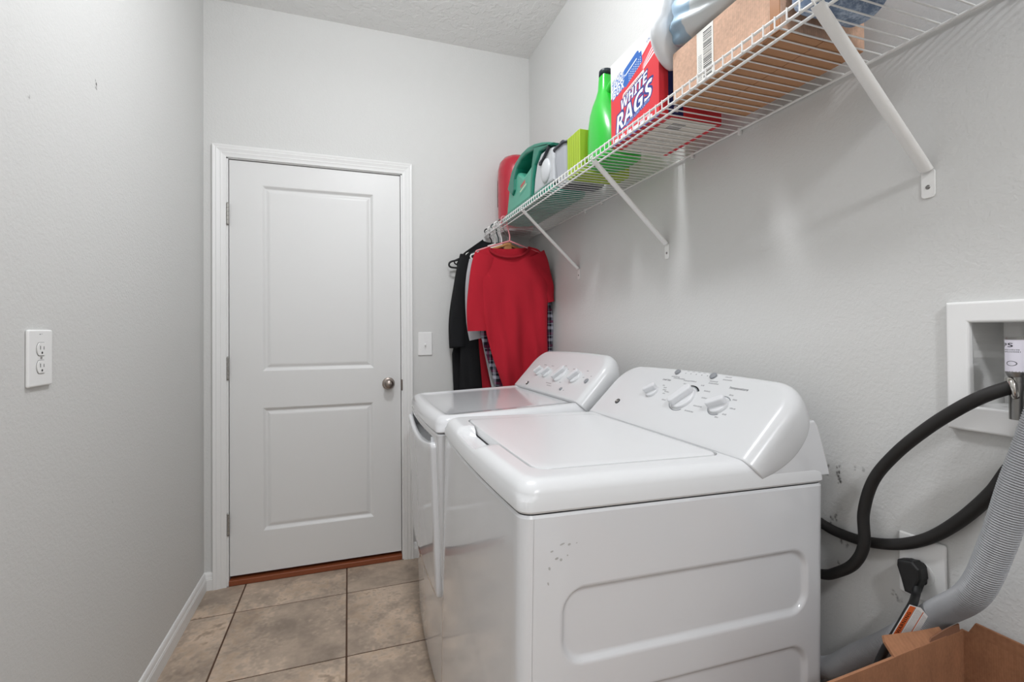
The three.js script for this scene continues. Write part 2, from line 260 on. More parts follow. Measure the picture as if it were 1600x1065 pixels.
// outline in plan: rounded rectangle with a bowed front; points ordered so that the skin faces out
function plan(y, inset = 0, r = 0.022, drop = null, front = 0) {
  return rrect(0 + inset, D - inset, inset, W - inset, Math.max(0.004, r - inset * 0.3), 40, 6).map(([u, v]) => { const k = 1 - smooth(0, 0.2, u - inset); return L3(u + (bow(Math.min(W, Math.max(0, v))) + front) * k, y + (drop ? drop(u, v) : 0), v); });
}
function lidOutline(y, g, u0, u1, v0, v1, r, drop = null) { return rrect(u0 + g, u1 - g, v0 + g, v1 - g, r, 40, 6).map(([u, v]) => { const k = 1 - smooth(0, 0.15, u - u0); return L3(u + 0.5 * bow(v) * k, y + (drop ? drop(u, v) : 0), v); }); }
const up = (rings, o) => loft(rings, o);
const toe = () => 0, BASE = 0.016;
function cabinet(t, hs, mat, pocket = null) {     // pocket [y0, y1, v0, v1]: an opening in the front
  const rings = []; for (const y of [BASE, BASE + 0.004, 0.1, 0.3, 0.6, ...(pocket ? pocket.slice(0, 2) : []), hs - 0.008, hs - 0.003]) rings.push(plan(y, y > hs - 0.005 ? 0.003 : 0, 0.022, null, toe(y)));
  const g = up(rings.slice().reverse(), { cap1: true, angle: 0.5 });
  // open the near side: it is a pressed panel of its own
  const p = g.attributes.position, keep = []; for (let i = 0; i < p.count; i += 3) { let near = true; for (let k = 0; k < 3; k++) if (Math.abs(p.getZ(i + k)) > 1e-5 || p.getX(i + k) > D - 0.021 || p.getY(i + k) > hs - 0.007 || p.getY(i + k) < BASE + 0.005) { near = near && Math.abs(p.getZ(i + k)) <= 1e-5; } let open = !!pocket; for (let k = 0; open && k < 3; k++) { const y = p.getY(i + k), v = -p.getZ(i + k); open = p.getX(i + k) < 0.1 && y > pocket[0] - 1e-4 && y < pocket[1] + 1e-4 && v > pocket[2] && v < pocket[3]; } if (!near && !open) keep.push(i, i + 1, i + 2); }
  g.setIndex(keep); obj('cabinet', g.toNonIndexed(), mat, t);
}
const sdRR = (x, y, x0, x1, y0, y1, r) => { const qx = Math.abs(x - (x0 + x1) / 2) - (x1 - x0) / 2 + r, qy = Math.abs(y - (y0 + y1) / 2) - (y1 - y0) / 2 + r; return Math.hypot(Math.max(qx, 0), Math.max(qy, 0)) + Math.min(Math.max(qx, qy), 0) - r; };
function sidePanel(t, hs, mat) {
  const rects = [[0.088, 0.638, 0.652, 0.779], [0.088, 0.638, 0.458, 0.585], [0.088, 0.638, 0.264, 0.391]];
  const f = (s, q) => { const y = BASE + q * (hs - 0.008 - BASE), u0 = toe(y) + BOW + 0.022 + 0.0; const u = u0 + s * (D - 0.022 - u0); let dz = 0; for (const [a, b, c, d] of rects) dz += 0.0085 * smooth(0.003, -0.007, sdRR(u, y, a, b, c, d, 0.042)); return [u, y, -dz]; };
  obj('side_panel', grid(f, 200, 260), mat, t);
}
function feet(t, pitch, roll) { for (const [u, v] of [[0.06, 0.06], [0.06, W - 0.06], [D - 0.06, 0.06], [D - 0.06, W - 0.06]]) { const b = Math.tan(pitch) * u + Math.tan(roll) * v + 0.0015; obj('foot', [cyl(0.02, 0.024, Math.max(0.003, 0.02 - b), 20).translate(u, b + Math.max(0.003, 0.02 - b) / 2, -v)], M.dark, t); } }
// console: sloped control panel with big rounded shoulders in front of a flat sided housing
const CF = { u: 0.487, y: 0.054, len: 0.22, c: Math.SQRT1_2 };
const face = (hs, v, b, n = 0) => L3(CF.u + (b - n) * CF.c, Math.max(hs + 0.0125, hs + CF.y + (b + n) * CF.c), v);
function consoleShell(t, hs, mat) {
  const arch = (v, b) => b > 0.12 ? 0.01 * (1 - Math.pow((v - W / 2) / (W / 2), 2)) * smooth(0.12, 0.2, b) : 0;
  const ring = (ins, n) => rrect(-0.003 + ins, W + 0.003 - ins, -0.004 + ins * 0.2, CF.len - ins, [0.004, 0.004, Math.max(0.02, 0.085 - ins), Math.max(0.02, 0.085 - ins)], 40, 14).map(([v, b]) => face(hs, v, b + arch(v, b), n < -0.04 ? n + 0.07 - 0.045 - 0.03 * Math.sin(Math.PI * Math.min(1, Math.max(0, b / 0.2))) : n));
  const rings = [ring(0.004, -0.076), ring(0, -0.07)]; const R = 0.03; for (let k = 0; k <= 8; k++) { const a = k / 8 * Math.PI / 2; rings.push(ring(R * (1 - Math.cos(a)), -R + R * Math.sin(a))); } rings.push(ring(R + 0.06, 0.0006));
  const g = up(rings.map((r) => r.slice().reverse()), { cap0: true, cap1: true, angle: 0.7 });
  setUV(g, (x, y, z) => [1 - (-z) / W, ((x - CF.u + y - hs - CF.y) / 2 / CF.c) / CF.len]);
  obj('control_panel', g, mat, t);
  const side = [[0.503, 0.0125], [0.702, 0.0125], [0.699, 0.026], [0.667, 0.118], [0.658, 0.128], [0.645, 0.126], [0.61, 0.09], [0.555, 0.045]];
  obj('console_housing', extr(side.map(([a, b]) => [a, hs + b]), W - 0.002, 0.003).translate(0, 0, -W + 0.001), M.enamel, t);
}
function printTex(draw) { return canvasTex(1400, 464, (g, w, h) => { g.fillStyle = '#d6d7d8'; g.fillRect(0, 0, w, h); g.textAlign = 'center'; const X = (v) => (1 - v / W) * w, Y = (b) => (1 - b / CF.len) * h; draw(g, X, Y); }); }
const fine = (g, x, y, w, al = 0.55) => { g.fillStyle = `rgba(60,62,66,${al})`; let s = Math.round(x * 7 + y * 13) + 1; for (let q = x - w / 2; q < x + w / 2;) { s = (s * 16807) % 2147483647; const l = 3 + (s % 5); g.fillRect(q, y - 5 - (s % 3), l * 0.55, 7 + (s % 3)); q += l; } };
function dial(t, hs, v, b, r, gripTurn, mat, name = 'dial', pointer = true) {
  const q = new THREE.Matrix4().makeBasis(V3(0, 0, -1), V3(-CF.c, CF.c, 0), V3(CF.c, CF.c, 0)); q.setPosition(face(hs, v, b, 0.0006));
  // local: x = v, y = outward, z = up the slope
  const skirt = lathe([[r * 1.02, 0], [r * 1.0, 0.005], [r * 0.9, 0.0075], [0, 0.0085]], 40);
  const o = obj(name, skirt.applyMatrix4(q), mat, t);
  const g = extr(rrect(-r * 0.98, r * 0.98, -r * 0.36, r * 0.36, [r * 0.3, r * 0.3, r * 0.3, r * 0.3], 2, 6), 0.02, 0.004, 3).rotateX(-Math.PI / 2).translate(0, 0.004, 0).rotateY(gripTurn).applyMatrix4(q);
  obj('grip', g, mat, o);
  if (pointer) { obj('dial_ring', new THREE.TorusGeometry(r * 1.16, 0.0013, 6, 48, Math.PI * 1.45).rotateX(-Math.PI / 2).rotateY(-2.4).applyMatrix4(q), M.grey, o); }
  return o;
}
function button(t, hs, v, b, r) { const q = new THREE.Matrix4().makeBasis(V3(0, 0, -1), V3(-CF.c, CF.c, 0), V3(CF.c, CF.c, 0)); q.setPosition(face(hs, v, b, 0.0006)); obj('button', lathe([[r, 0], [r, 0.003], [r * 0.8, 0.0045], [0, 0.0048]], 28).applyMatrix4(q), M.grey, t); }
function badge(t, hs, v, b) { const q = new THREE.Matrix4().makeBasis(V3(0, 0, -1), V3(-CF.c, CF.c, 0), V3(CF.c, CF.c, 0)); q.setPosition(face(hs, v, b, 0.0006)); const o = obj('badge', extr(rrect(-0.009, 0.009, -0.009, 0.009, 0.0085, 1, 8), 0.003, 0.0008).rotateX(-Math.PI / 2).applyMatrix4(q), std(0x3c3e41, 0.4), t); o.userData.label = 'small round dark badge'; obj('monogram', new THREE.TorusGeometry(0.0045, 0.0011, 6, 24).rotateX(-Math.PI / 2).translate(0, 0.003, 0).applyMatrix4(q), M.chrome, o); }

// --- washing machine
{
  const hs = 0.913, pitch = 0.0217, t = thing('washing_machine', 'white top loading washing machine with a pressed side panel and three dials', 'washing machine', [0.2378, 0, -0.7427]);
  t.rotation.set(0, -0.0051, -pitch, 'YZX');
  cabinet(t, hs, M.enamel); sidePanel(t, hs, M.enamel); feet(t, pitch, 0);
  const LY = hs + 0.053, lid = [0.058, 0.486, 0.068, 0.616];
  const scoop = (k) => (u, v) => { const a = 1 - Math.pow((v - 0.40) / 0.115, 2); return a > 0 && u < 0.075 ? -k * Math.min(1, a * 2.2) * smooth(0.0, 1, Math.min(1, a * 2.2)) : 0; };
  const rings = [plan(hs, 0.001), plan(hs + 0.004, -0.002), plan(hs + 0.02, -0.001, 0.024)];
  for (let k = 1; k <= 10; k++) { const a = k / 10 * Math.PI / 2, R = 0.03; rings.push(plan(hs + 0.022 + R * Math.sin(a), R * (1 - Math.cos(a)) + 0.001, 0.034, k > 3 ? scoop(0.02 * smooth(3, 9, k)) : null)); }
  rings.push(plan(LY - 0.0006, 0.04, 0.034, scoop(0.021)));
  rings.push(lidOutline(LY - 0.0008, -0.001, ...lid, 0.035, scoop(0.022)), lidOutline(LY - 0.03, 0.0, ...lid, 0.035), lidOutline(LY - 0.035, 0.05, ...lid, 0.035));
  obj('top_panel', up(rings.map((r) => r.slice().reverse()), { angle: 0.7, cap1: true }), M.plastic, t);
  const lr = [lidOutline(LY - 0.022, 0.004, ...lid, 0.033), lidOutline(LY - 0.003, 0.003, ...lid, 0.033), lidOutline(LY - 0.0002, 0.0045, ...lid, 0.033), lidOutline(LY + 0.0006, 0.008, ...lid, 0.031), lidOutline(LY + 0.0012, 0.03, ...lid, 0.03)];
  obj('lid', up(lr.map((r) => r.slice().reverse()), { cap1: true, angle: 0.7 }), M.plastic, t);
  const tex = printTex((g, X, Y) => {
    g.fillStyle = '#3d3f43'; g.font = 'bold 17px sans-serif'; g.fillText('Load Size', X(0.425), Y(0.168)); g.font = 'bold 19px sans-serif'; g.fillText('Temperature', X(0.158), Y(0.172));
    g.font = '15px sans-serif'; g.fillStyle = '#4c4f54';
    for (const [v, b, w] of [[0.4, 0.185, 70], [0.38, 0.18, 96], [0.345, 0.176, 46], [0.318, 0.177, 50], [0.25, 0.186, 54], [0.245, 0.179, 70], [0.215, 0.206, 44], [0.21, 0.196, 62], [0.34, 0.165, 26], [0.275, 0.168, 24], [0.245, 0.152, 46], [0.237, 0.13, 40], [0.238, 0.102, 60], [0.252, 0.082, 66], [0.372, 0.1, 30], [0.4, 0.133, 30], [0.392, 0.121, 18], [0.418, 0.148, 18], [0.405, 0.141, 24], [0.385, 0.128, 40], [0.165, 0.152, 22], [0.145, 0.14, 24], [0.133, 0.115, 32], [0.142, 0.095, 26], [0.158, 0.083, 22], [0.19, 0.145, 14]]) fine(g, X(v), Y(b), w);
    for (let k = 0; k < 5; k++) { fine(g, X(0.372 - k * 0.0215), Y(0.213), 22, 0.45); g.fillStyle = 'rgba(60,62,66,0.5)'; g.fillRect(X(0.372 - k * 0.0215) - 4, Y(0.205), 7, 7); }
    g.strokeStyle = '#17181a'; g.lineWidth = 8; g.beginPath(); g.arc(X(0.306), Y(0.118), 0.046 / W * 1400, -1.75, -0.75); g.stroke();
  });
  consoleShell(t, hs, new THREE.MeshPhysicalMaterial({ map: tex, roughness: 0.26 }));
  dial(t, hs, 0.443, 0.121, 0.021, 0.7, M.knob, 'dial', false); dial(t, hs, 0.306, 0.118, 0.036, 1.05, M.knob, 'dial'); dial(t, hs, 0.176, 0.117, 0.025, 0.55, M.knob, 'dial');
  button(t, hs, 0.405, 0.203, 0.009); button(t, hs, 0.264, 0.204, 0.01); badge(t, hs, 0.562, 0.06);
  // rubbed marks near the front corner
  const sc = []; for (const [u, y, w, h] of [[0.085, 0.858, 0.01, 0.003], [0.098, 0.856, 0.006, 0.004], [0.066, 0.848, 0.006, 0.003], [0.075, 0.835, 0.007, 0.004], [0.083, 0.832, 0.005, 0.005], [0.062, 0.82, 0.004, 0.006], [0.112, 0.857, 0.003, 0.002], [0.095, 0.838, 0.003, 0.003], [0.06, 0.795, 0.003, 0.006]]) sc.push(new THREE.CircleGeometry(0.5, 9).scale(w, h, 1).rotateZ(0.3).translate(u, y, 0.0004));
  obj('scuff_mark', sc, std(0xb4b4b2, 0.6), t).userData.label = 'faint grey scuffs near the front corner';
}
// --- dryer
{
  const hs = 0.9066, pitch = -0.0349, roll = 0.0071, t = thing('clothes_dryer', 'white clothes dryer with four dials between the washing machine and hanging clothes', 'dryer', [0.2771, 0, -1.447]);
  t.rotation.set(-roll, -0.008, -pitch, 'YZX');
  const PK = [0.832, 0.885, 0.075, W - 0.075];
  cabinet(t, hs, M.enamel, PK); sidePanel(t, hs, M.enamel); feet(t, pitch, roll);
  const TY = hs + 0.047, rings = [plan(hs, 0.001), plan(hs + 0.004, -0.002), plan(hs + 0.014, -0.001, 0.026)];
  for (let k = 1; k <= 10; k++) { const a = k / 10 * Math.PI / 2, R = 0.033; rings.push(plan(hs + 0.016 + R * Math.sin(a), R * (1 - Math.cos(a)) + 0.001, 0.036)); }
  rings.push(plan(TY - 0.0005, 0.044, 0.036), plan(TY - 0.003, 0.052, 0.036), plan(TY - 0.003, 0.1, 0.04));
  obj('top_panel', up(rings.map((r) => r.slice().reverse()), { cap1: true, angle: 0.7 }), M.enamel, t);
  const tex = printTex((g, X, Y) => { for (const [v, b, w] of [[0.5, 0.13, 60], [0.42, 0.13, 50], [0.3, 0.14, 26], [0.26, 0.125, 22], [0.21, 0.13, 50], [0.1, 0.13, 30], [0.095, 0.1, 20], [0.05, 0.11, 14], [0.33, 0.045, 110], [0.31, 0.035, 90], [0.165, 0.03, 14], [0.24, 0.06, 30]]) fine(g, X(v), Y(b), w); });
  consoleShell(t, hs, new THREE.MeshPhysicalMaterial({ map: tex, roughness: 0.26 }));
  dial(t, hs, 0.5, 0.092, 0.021, 0.9, M.knob, 'dial', false); dial(t, hs, 0.415, 0.092, 0.024, 0.9, M.knob, 'dial', false); dial(t, hs, 0.285, 0.096, 0.036, 0.9, M.knob, 'dial', false); dial(t, hs, 0.152, 0.097, 0.028, 0.9, M.knob, 'dial', false);
  button(t, hs, 0.055, 0.088, 0.01); button(t, hs, 0.19, 0.033, 0.007); badge(t, hs, 0.53, 0.022);
  // door: bowed slab standing proud of the front, with a dark grip pocket above it
  const dv0 = 0.035, dv1 = W - 0.035, dy0 = 0.385, dy1 = 0.875;
  const top = (v) => dy1 - 0.03 * (1 - Math.pow((v - W / 2) / (W / 2 - 0.035), 2));
  const ring = (ins, u) => rrect(dv0 + ins, dv1 - ins, dy0 + ins, dy1 - ins, 0.02, 30, 5).map(([v, y]) => L3(bow(v) - u, y > 0.8 ? y - (dy1 - top(v)) * smooth(0.8, dy1, y) : y, v));
  obj('door', up([ring(0, -0.002), ring(0, 0.01), ring(0.002, 0.014), ring(0.006, 0.016), ring(0.03, 0.016)].map((r) => r.slice().reverse()), { cap1: true, angle: 0.7 }), M.enamel, t);
  // the hollow behind the grip: back, roof, floor and ends of an open pocket in the cabinet front
  const pv = (a, b, c, d) => grid((x, q) => [c(x, q), a(x, q), -b(x, q)].map((e) => e), 30, 6);
  const P0 = PK[0], P1 = PK[1], va = PK[2] - 0.004, vb = PK[3] + 0.004, vv = (x) => va + x * (vb - va), dp = 0.035;
  obj('grip_pocket', [pv((x, q) => P0 + q * (P1 - P0), vv, () => dp), pv(() => P1, vv, (x, q) => bow(vv(x)) + q * (dp - bow(vv(x)))), pv(() => P0, vv, (x, q) => bow(vv(x)) + q * (dp - bow(vv(x)))), pv((x, q) => P0 + q * (P1 - P0), () => va, (x) => x * dp), pv((x, q) => P0 + q * (P1 - P0), () => vb, (x) => x * dp)], new THREE.MeshStandardMaterial({ color: 0xdddee0, roughness: 0.4, side: THREE.DoubleSide }), t);
}

// ---------------------------------------------------------------- wire shelf and its brackets
const SX = 0.74, SY = 1.763;       // front edge and deck height
{
  const t = thing('wire_shelf', 'long white coated wire shelf along the right wall', 'shelf', [SX, SY, 0]);
  const z0 = ZB + 0.004, z1 = -0.1, B = RW - SX - 0.006;
  for (const [x, y, r, n] of [[0, 0, 0.003, 'front_rail'], [0, 0.02, 0.003, 'lip_rail'], [0.016, -0.009, 0.003, 'hang_rail'], [B, 0, 0.0032, 'back_rail']]) obj(n, rod(V3(x, y, z0), V3(x, y, z1), r, 8), M.wire, t);
  const w = [rod(V3(-0.0005, 0.0035, 0), V3(B, 0.0035, 0), 0.0016, 6), rod(V3(-0.004, -0.001, 0), V3(-0.004, 0.022, 0), 0.0016, 6)], wg = merge(w);
  for (let z = z1 - 0.004; z > z0; z -= 0.0254) { const o = new THREE.Mesh(wg, M.wire); o.name = 'cross_wire'; o.castShadow = o.receiveShadow = true; o.position.z = z; t.add(o); }
  for (const z of [-0.45, -1.03, -1.22, -1.62, -1.78, -1.93]) obj('wall_clip', [rbox(B - 0.004, B + 0.0055, -0.014, 0.006, z - 0.004, z + 0.004, 0.002), cyl(0.004, 0.004, 0.006, 10).rotateZ(Math.PI / 2).translate(B + 0.002, -0.01, z)], M.wire, t);
}
for (const [z, lab] of [[-0.586, 'white diagonal shelf bracket below the cardboard carton'], [-1.354, 'white diagonal shelf bracket below the green jug'], [-2.007, 'white diagonal shelf bracket beside the hanging clothes']]) {
  const t = thing('shelf_bracket', lab, 'bracket', [RW, 1.46, z], 'shelf brackets');
  const a = V3(-0.006, 0.05, 0), b = V3(SX + 0.004 - RW, SY - 1.46 - 0.002, 0), d = b.clone().sub(a), len = d.length();
  const arc = []; for (let k = 0; k <= 12; k++) { const q = Math.PI * k / 12; arc.push([0.0115 * Math.cos(q), 0.008 * Math.sin(q)]); } for (let k = 12; k >= 0; k--) { const q = Math.PI * k / 12; arc.push([0.0095 * Math.cos(q), 0.008 * Math.sin(q) - 0.0025]); }
  const g = extr(arc, len); // channel section along z, then turned onto the strut line
  g.applyMatrix4(new THREE.Matrix4().makeBasis(V3(0, 0, 1), V3(d.y, -d.x, 0).divideScalar(-len), d.clone().divideScalar(len)).setPosition(a)); if (g.attributes.normal) g.computeVertexNormals();
  obj('strut', crease(g, 0.6), M.wire, t);
  obj('rail_hook', tube([[b.x - 0.003, b.y - 0.004, 0], [b.x - 0.011, b.y + 0.004, 0], [b.x - 0.008, b.y + 0.012, 0], [b.x + 0.004, b.y + 0.01, 0]], 0.002, 16, 6), M.wire, t);
  const p = obj('foot_plate', extr(rrect(-0.0115, 0.0115, -0.002, 0.05, 0.006, 1, 4), 0.003, 0.001).rotateY(-Math.PI / 2), M.wire, t);
  obj('screw', lathe([[0, 0.002], [0.003, 0.0016], [0.0042, 0]], 14).rotateZ(Math.PI / 2).translate(-0.003, 0.018, 0), M.steel, p);
}
// ---------------------------------------------------------------- washing machine supply box in the right wall
{
  const t = thing('supply_box', 'white recessed washing machine supply box in the right wall', 'supply box', [RW, 0, 0]);
  const f0 = -0.556, f1 = -0.302, g0 = 1.04, g1 = 1.262, { z0, z1, y0, y1 } = WB;
  const s = shapeOf([[f0, g0], [f1, g0], [f1, g1], [f0, g1]]); s.holes.push(new THREE.Path([[z0, y0], [z0, y1], [z1, y1], [z1, y0]].map((p) => new THREE.Vector2(...p))));
  obj('flange', new THREE.ExtrudeGeometry(s, { depth: 0.008, bevelEnabled: true, bevelThickness: 0.004, bevelSize: 0.004, bevelOffset: -0.004, bevelSegments: 3 }).translate(0, 0, 0.001).rotateY(-Math.PI / 2), M.plate, t);
  obj('recess', [box(0.086, 0.09, y0, y1, z0, z1), box(-0.002, 0.09, y0 - 0.004, y0, z0, z1), box(-0.002, 0.09, y1, y1 + 0.004, z0, z1), box(-0.002, 0.09, y0, y1, z0 - 0.004, z0), box(-0.002, 0.09, y0, y1, z1, z1 + 0.004), box(0.08, 0.087, y0, y1, z0 + 0.03, z0 + 0.034)], M.plate, t);
}
{
  const x = 0.987, z = -0.452, t = thing('water_valve', 'silver water valve with a printed white sleeve inside the supply box', 'valve', [x, 1.11, z]);
  const lab = canvasTex(256, 256, (g, w, h) => { g.fillStyle = '#dedbe6'; g.fillRect(0, 0, w, h); g.fillStyle = '#2b2b33'; g.font = 'bold 46px sans-serif'; g.textAlign = 'center'; g.fillText('IPS', 64, 60); g.fillText('IPS', 192, 60); for (const y of [84, 100]) for (let k = 0; k < 2; k++) fine(g, 64 + 128 * k, y, 110, 0.8); g.strokeStyle = '#55555c'; g.lineWidth = 4; for (let k = 0; k < 2; k++) { g.beginPath(); g.arc(90 + 128 * k, 190, 18, 0, 7); g.stroke(); } });
  const sl = obj('sleeve', cyl(0.0145, 0.0145, 0.05, 32).rotateY(2.4).translate(0.004, 0.063, 0), new THREE.MeshStandardMaterial({ map: lab, roughness: 0.45 }), t); sl.userData.label = 'white printed sleeve';
  obj('cap', cyl(0.015, 0.015, 0.004, 28).translate(0.004, 0.09, 0), M.steel, t);
  obj('valve_body', [lathe([[0.012, 0.03], [0.0145, 0.036], [0.0145, 0.039]], 24).translate(0.004, 0, 0), cyl(0.0105, 0.0105, 0.022, 8).translate(0.004, 0.025, 0), cyl(0.013, 0.013, 0.016, 6).translate(0.004, 0.012, 0), cyl(0.011, 0.011, 0.05, 20).translate(0.004, -0.012, 0), rod(V3(0.004, 0.006, 0), V3(0.06, 0.006, 0), 0.009, 16)], M.steel, t);
  const n = V3(-0.55, -0.18, -0.81).normalize(), q = new THREE.Quaternion().setFromUnitVectors(V3(0, 1, 0), n);
  obj('hose_nut', [lathe([[0.0115, -0.004], [0.0175, -0.003], [0.0185, 0], [0.0175, 0.004], [0.012, 0.005]], 28).applyQuaternion(q).translate(-0.002, 0.012, -0.004), rod(V3(0.004, 0.014, 0), V3(0.004, 0.014, 0).addScaledVector(n, 0.012), 0.01, 16)], M.chrome, t);
}
tag(obj('supply_hose', tube([[0.984, 1.125, -0.455], [0.972, 1.108, -0.483], [0.968, 1.083, -0.516], [0.968, 1.041, -0.563], [0.973, 0.982, -0.619], [0.977, 0.919, -0.663], [0.98, 0.848, -0.685], [0.981, 0.783, -0.686], [0.981, 0.736, -0.706], [0.982, 0.702, -0.741], [0.985, 0.678, -0.78], [0.99, 0.665, -0.85]], 0.0105, 140, 14), M.rubber), 'black rubber hose running from the supply box valve down behind the washer', 'hose');
tag(obj('supply_hose', tube([[0.965, 1.09, -0.372], [0.985, 1.045, -0.4], [1.008, 1.002, -0.462], [1.008, 0.943, -0.495], [1.008, 0.882, -0.539], [1.008, 0.831, -0.588], [1.008, 0.797, -0.643], [1.008, 0.778, -0.705], [1.008, 0.774, -0.759], [1.008, 0.779, -0.796], [1.0, 0.8, -0.86]], 0.0105, 140, 14), M.rubber), 'black rubber hose passing behind the ribbed drain hose and across the outlet', 'hose');
// ribbed drain hose
{
  const pts = [[0.985, 1.15, -0.395], [0.963, 1.12, -0.402], [0.955, 1.045, -0.42], [0.95, 0.977, -0.437], [0.948, 0.882, -0.46], [0.955, 0.79, -0.494], [0.985, 0.71, -0.564], [0.978, 0.626, -0.63], [0.972, 0.553, -0.698], [0.975, 0.495, -0.752], [0.978, 0.46, -0.81]].map((p) => V3(...p));
  const curve = new THREE.CatmullRomCurve3(pts), n = 1100, fr = curve.computeFrenetFrames(n, false), rings = [];
  for (let i = 0; i <= n; i++) { const c = curve.getPointAt(i / n), r = 0.021 + 0.0009 * Math.sin(i * Math.PI * 0.4); rings.push(Array.from({ length: 18 }, (_, k) => { const a = k / 18 * 2 * Math.PI; return c.clone().addScaledVector(fr.normals[i], r * Math.cos(a)).addScaledVector(fr.binormals[i], r * Math.sin(a)); })); }
  tag(obj('drain_hose', loft(rings, { angle: 1.2 }), std(0x9c9da0, 0.45)), 'grey ribbed drain hose curving down beside the power outlet', 'hose');
}
// wall outlet behind the hoses with the power cord
{
  const t = thing('power_outlet', 'white square edged outlet plate with a black plug on the right wall', 'outlet', [RW, 0.766, -0.604]); t.rotation.y = -Math.PI / 2;
  const p = wallPlate(t, 0.079, 0.117, 0.006);
  for (const y of [0.0, 0.044]) obj('screw', cyl(0.0028, 0.0028, 0.001, 12).rotateX(Math.PI / 2).translate(0, y === 0 ? -0.05 : 0.05, 0.0063), M.trim, p);
  obj('receptacle', [new THREE.TorusGeometry(0.021, 0.0008, 6, 40).translate(0, -0.008, 0.006), cyl(0.0205, 0.0205, 0.001, 36).rotateX(Math.PI / 2).translate(0, -0.008, 0.0062)], M.plate, t);
}
{
  const t = thing('appliance_lead', 'black appliance lead with an angled plug and a warning tag', 'appliance lead', [0.985, 0.75, -0.61]);
  const prof = [[-0.012, 0.03], [0.006, 0.034], [0.018, 0.024], [0.02, 0.006], [0.013, -0.012], [0.008, -0.028], [-0.008, -0.028], [-0.014, -0.006], [-0.021, 0.016], [-0.02, 0.027]];
  obj('plug', extr(prof, 0.026, 0.005, 3).rotateY(-Math.PI / 2).translate(0.028, 0, 0), M.plug, t);
  obj('plug_flange', extr(rrect(-0.016, 0.016, -0.012, 0.03, 0.008, 2, 5), 0.007, 0.002).rotateY(-Math.PI / 2).translate(0.0305, 0, 0), M.plug, t);
  obj('cord', tube([[0.007, -0.012, 0.0119], [-0.01, -0.0217, 0.0188], [-0.045, -0.0199, 0.0358], [-0.068, -0.0279, 0.0416], [-0.078, -0.0499, 0.0364], [-0.082, -0.0791, 0.0251], [-0.078, -0.1159, 0.0071], [-0.08, -0.22, -0.03], [-0.055, -0.31, -0.09], [-0.027, -0.38, -0.16], [-0.02, -0.41, -0.24]], 0.0066, 80, 12), M.plug, t);
  const tex = canvasTex(384, 256, (g, w, h) => { g.fillStyle = '#ecebea'; g.fillRect(0, 0, w, h); g.fillStyle = '#d9642c'; g.fillRect(10, 12, w - 20, 62); g.fillStyle = '#2a1a12'; g.font = 'bold 50px sans-serif'; g.textAlign = 'center'; g.fillText('WARNING', w / 2, 61); g.fillRect(10, 76, w - 20, 4); g.fillStyle = '#c8643c'; g.fillRect(10, 176, w - 20, 12); for (let y = 100; y < 172; y += 14) fine(g, w / 2, y, 330, 0.45); for (let y = 206; y < 250; y += 14) fine(g, w / 2, y, 330, 0.4); });
  // a stiff paper tag folded round the cord, its free edge standing towards the room
  const c0 = V3(-0.085, 0.0002, 0.0573), c1 = V3(-0.1, -0.0661, 0.0348), ax = c1.clone().sub(c0), out = V3(0.81, -0.5, 0.28); out.addScaledVector(ax, -out.dot(ax) / ax.lengthSq()).normalize(); const no = ax.clone().normalize().cross(out);
  const tg = grid((s, q) => { const e = 0.012 + 0.034 * q - 0.012, cut = q > 0.5 ? (q - 0.5) * 0.35 : 0, ss = Math.max(s, 0) * (1 - cut); const P = c0.clone().addScaledVector(ax, 1 - ss).addScaledVector(out, -0.004 + e * 1.2).addScaledVector(no, 0.003 * Math.cos(q * 2.2)); return [P.x, P.y, P.z, s, 1 - q]; }, 12, 12);
  obj('warning_tag', tg, new THREE.MeshStandardMaterial({ map: tex, roughness: 0.6, side: THREE.DoubleSide }), t).userData.label = 'white and orange printed warning tag';
}

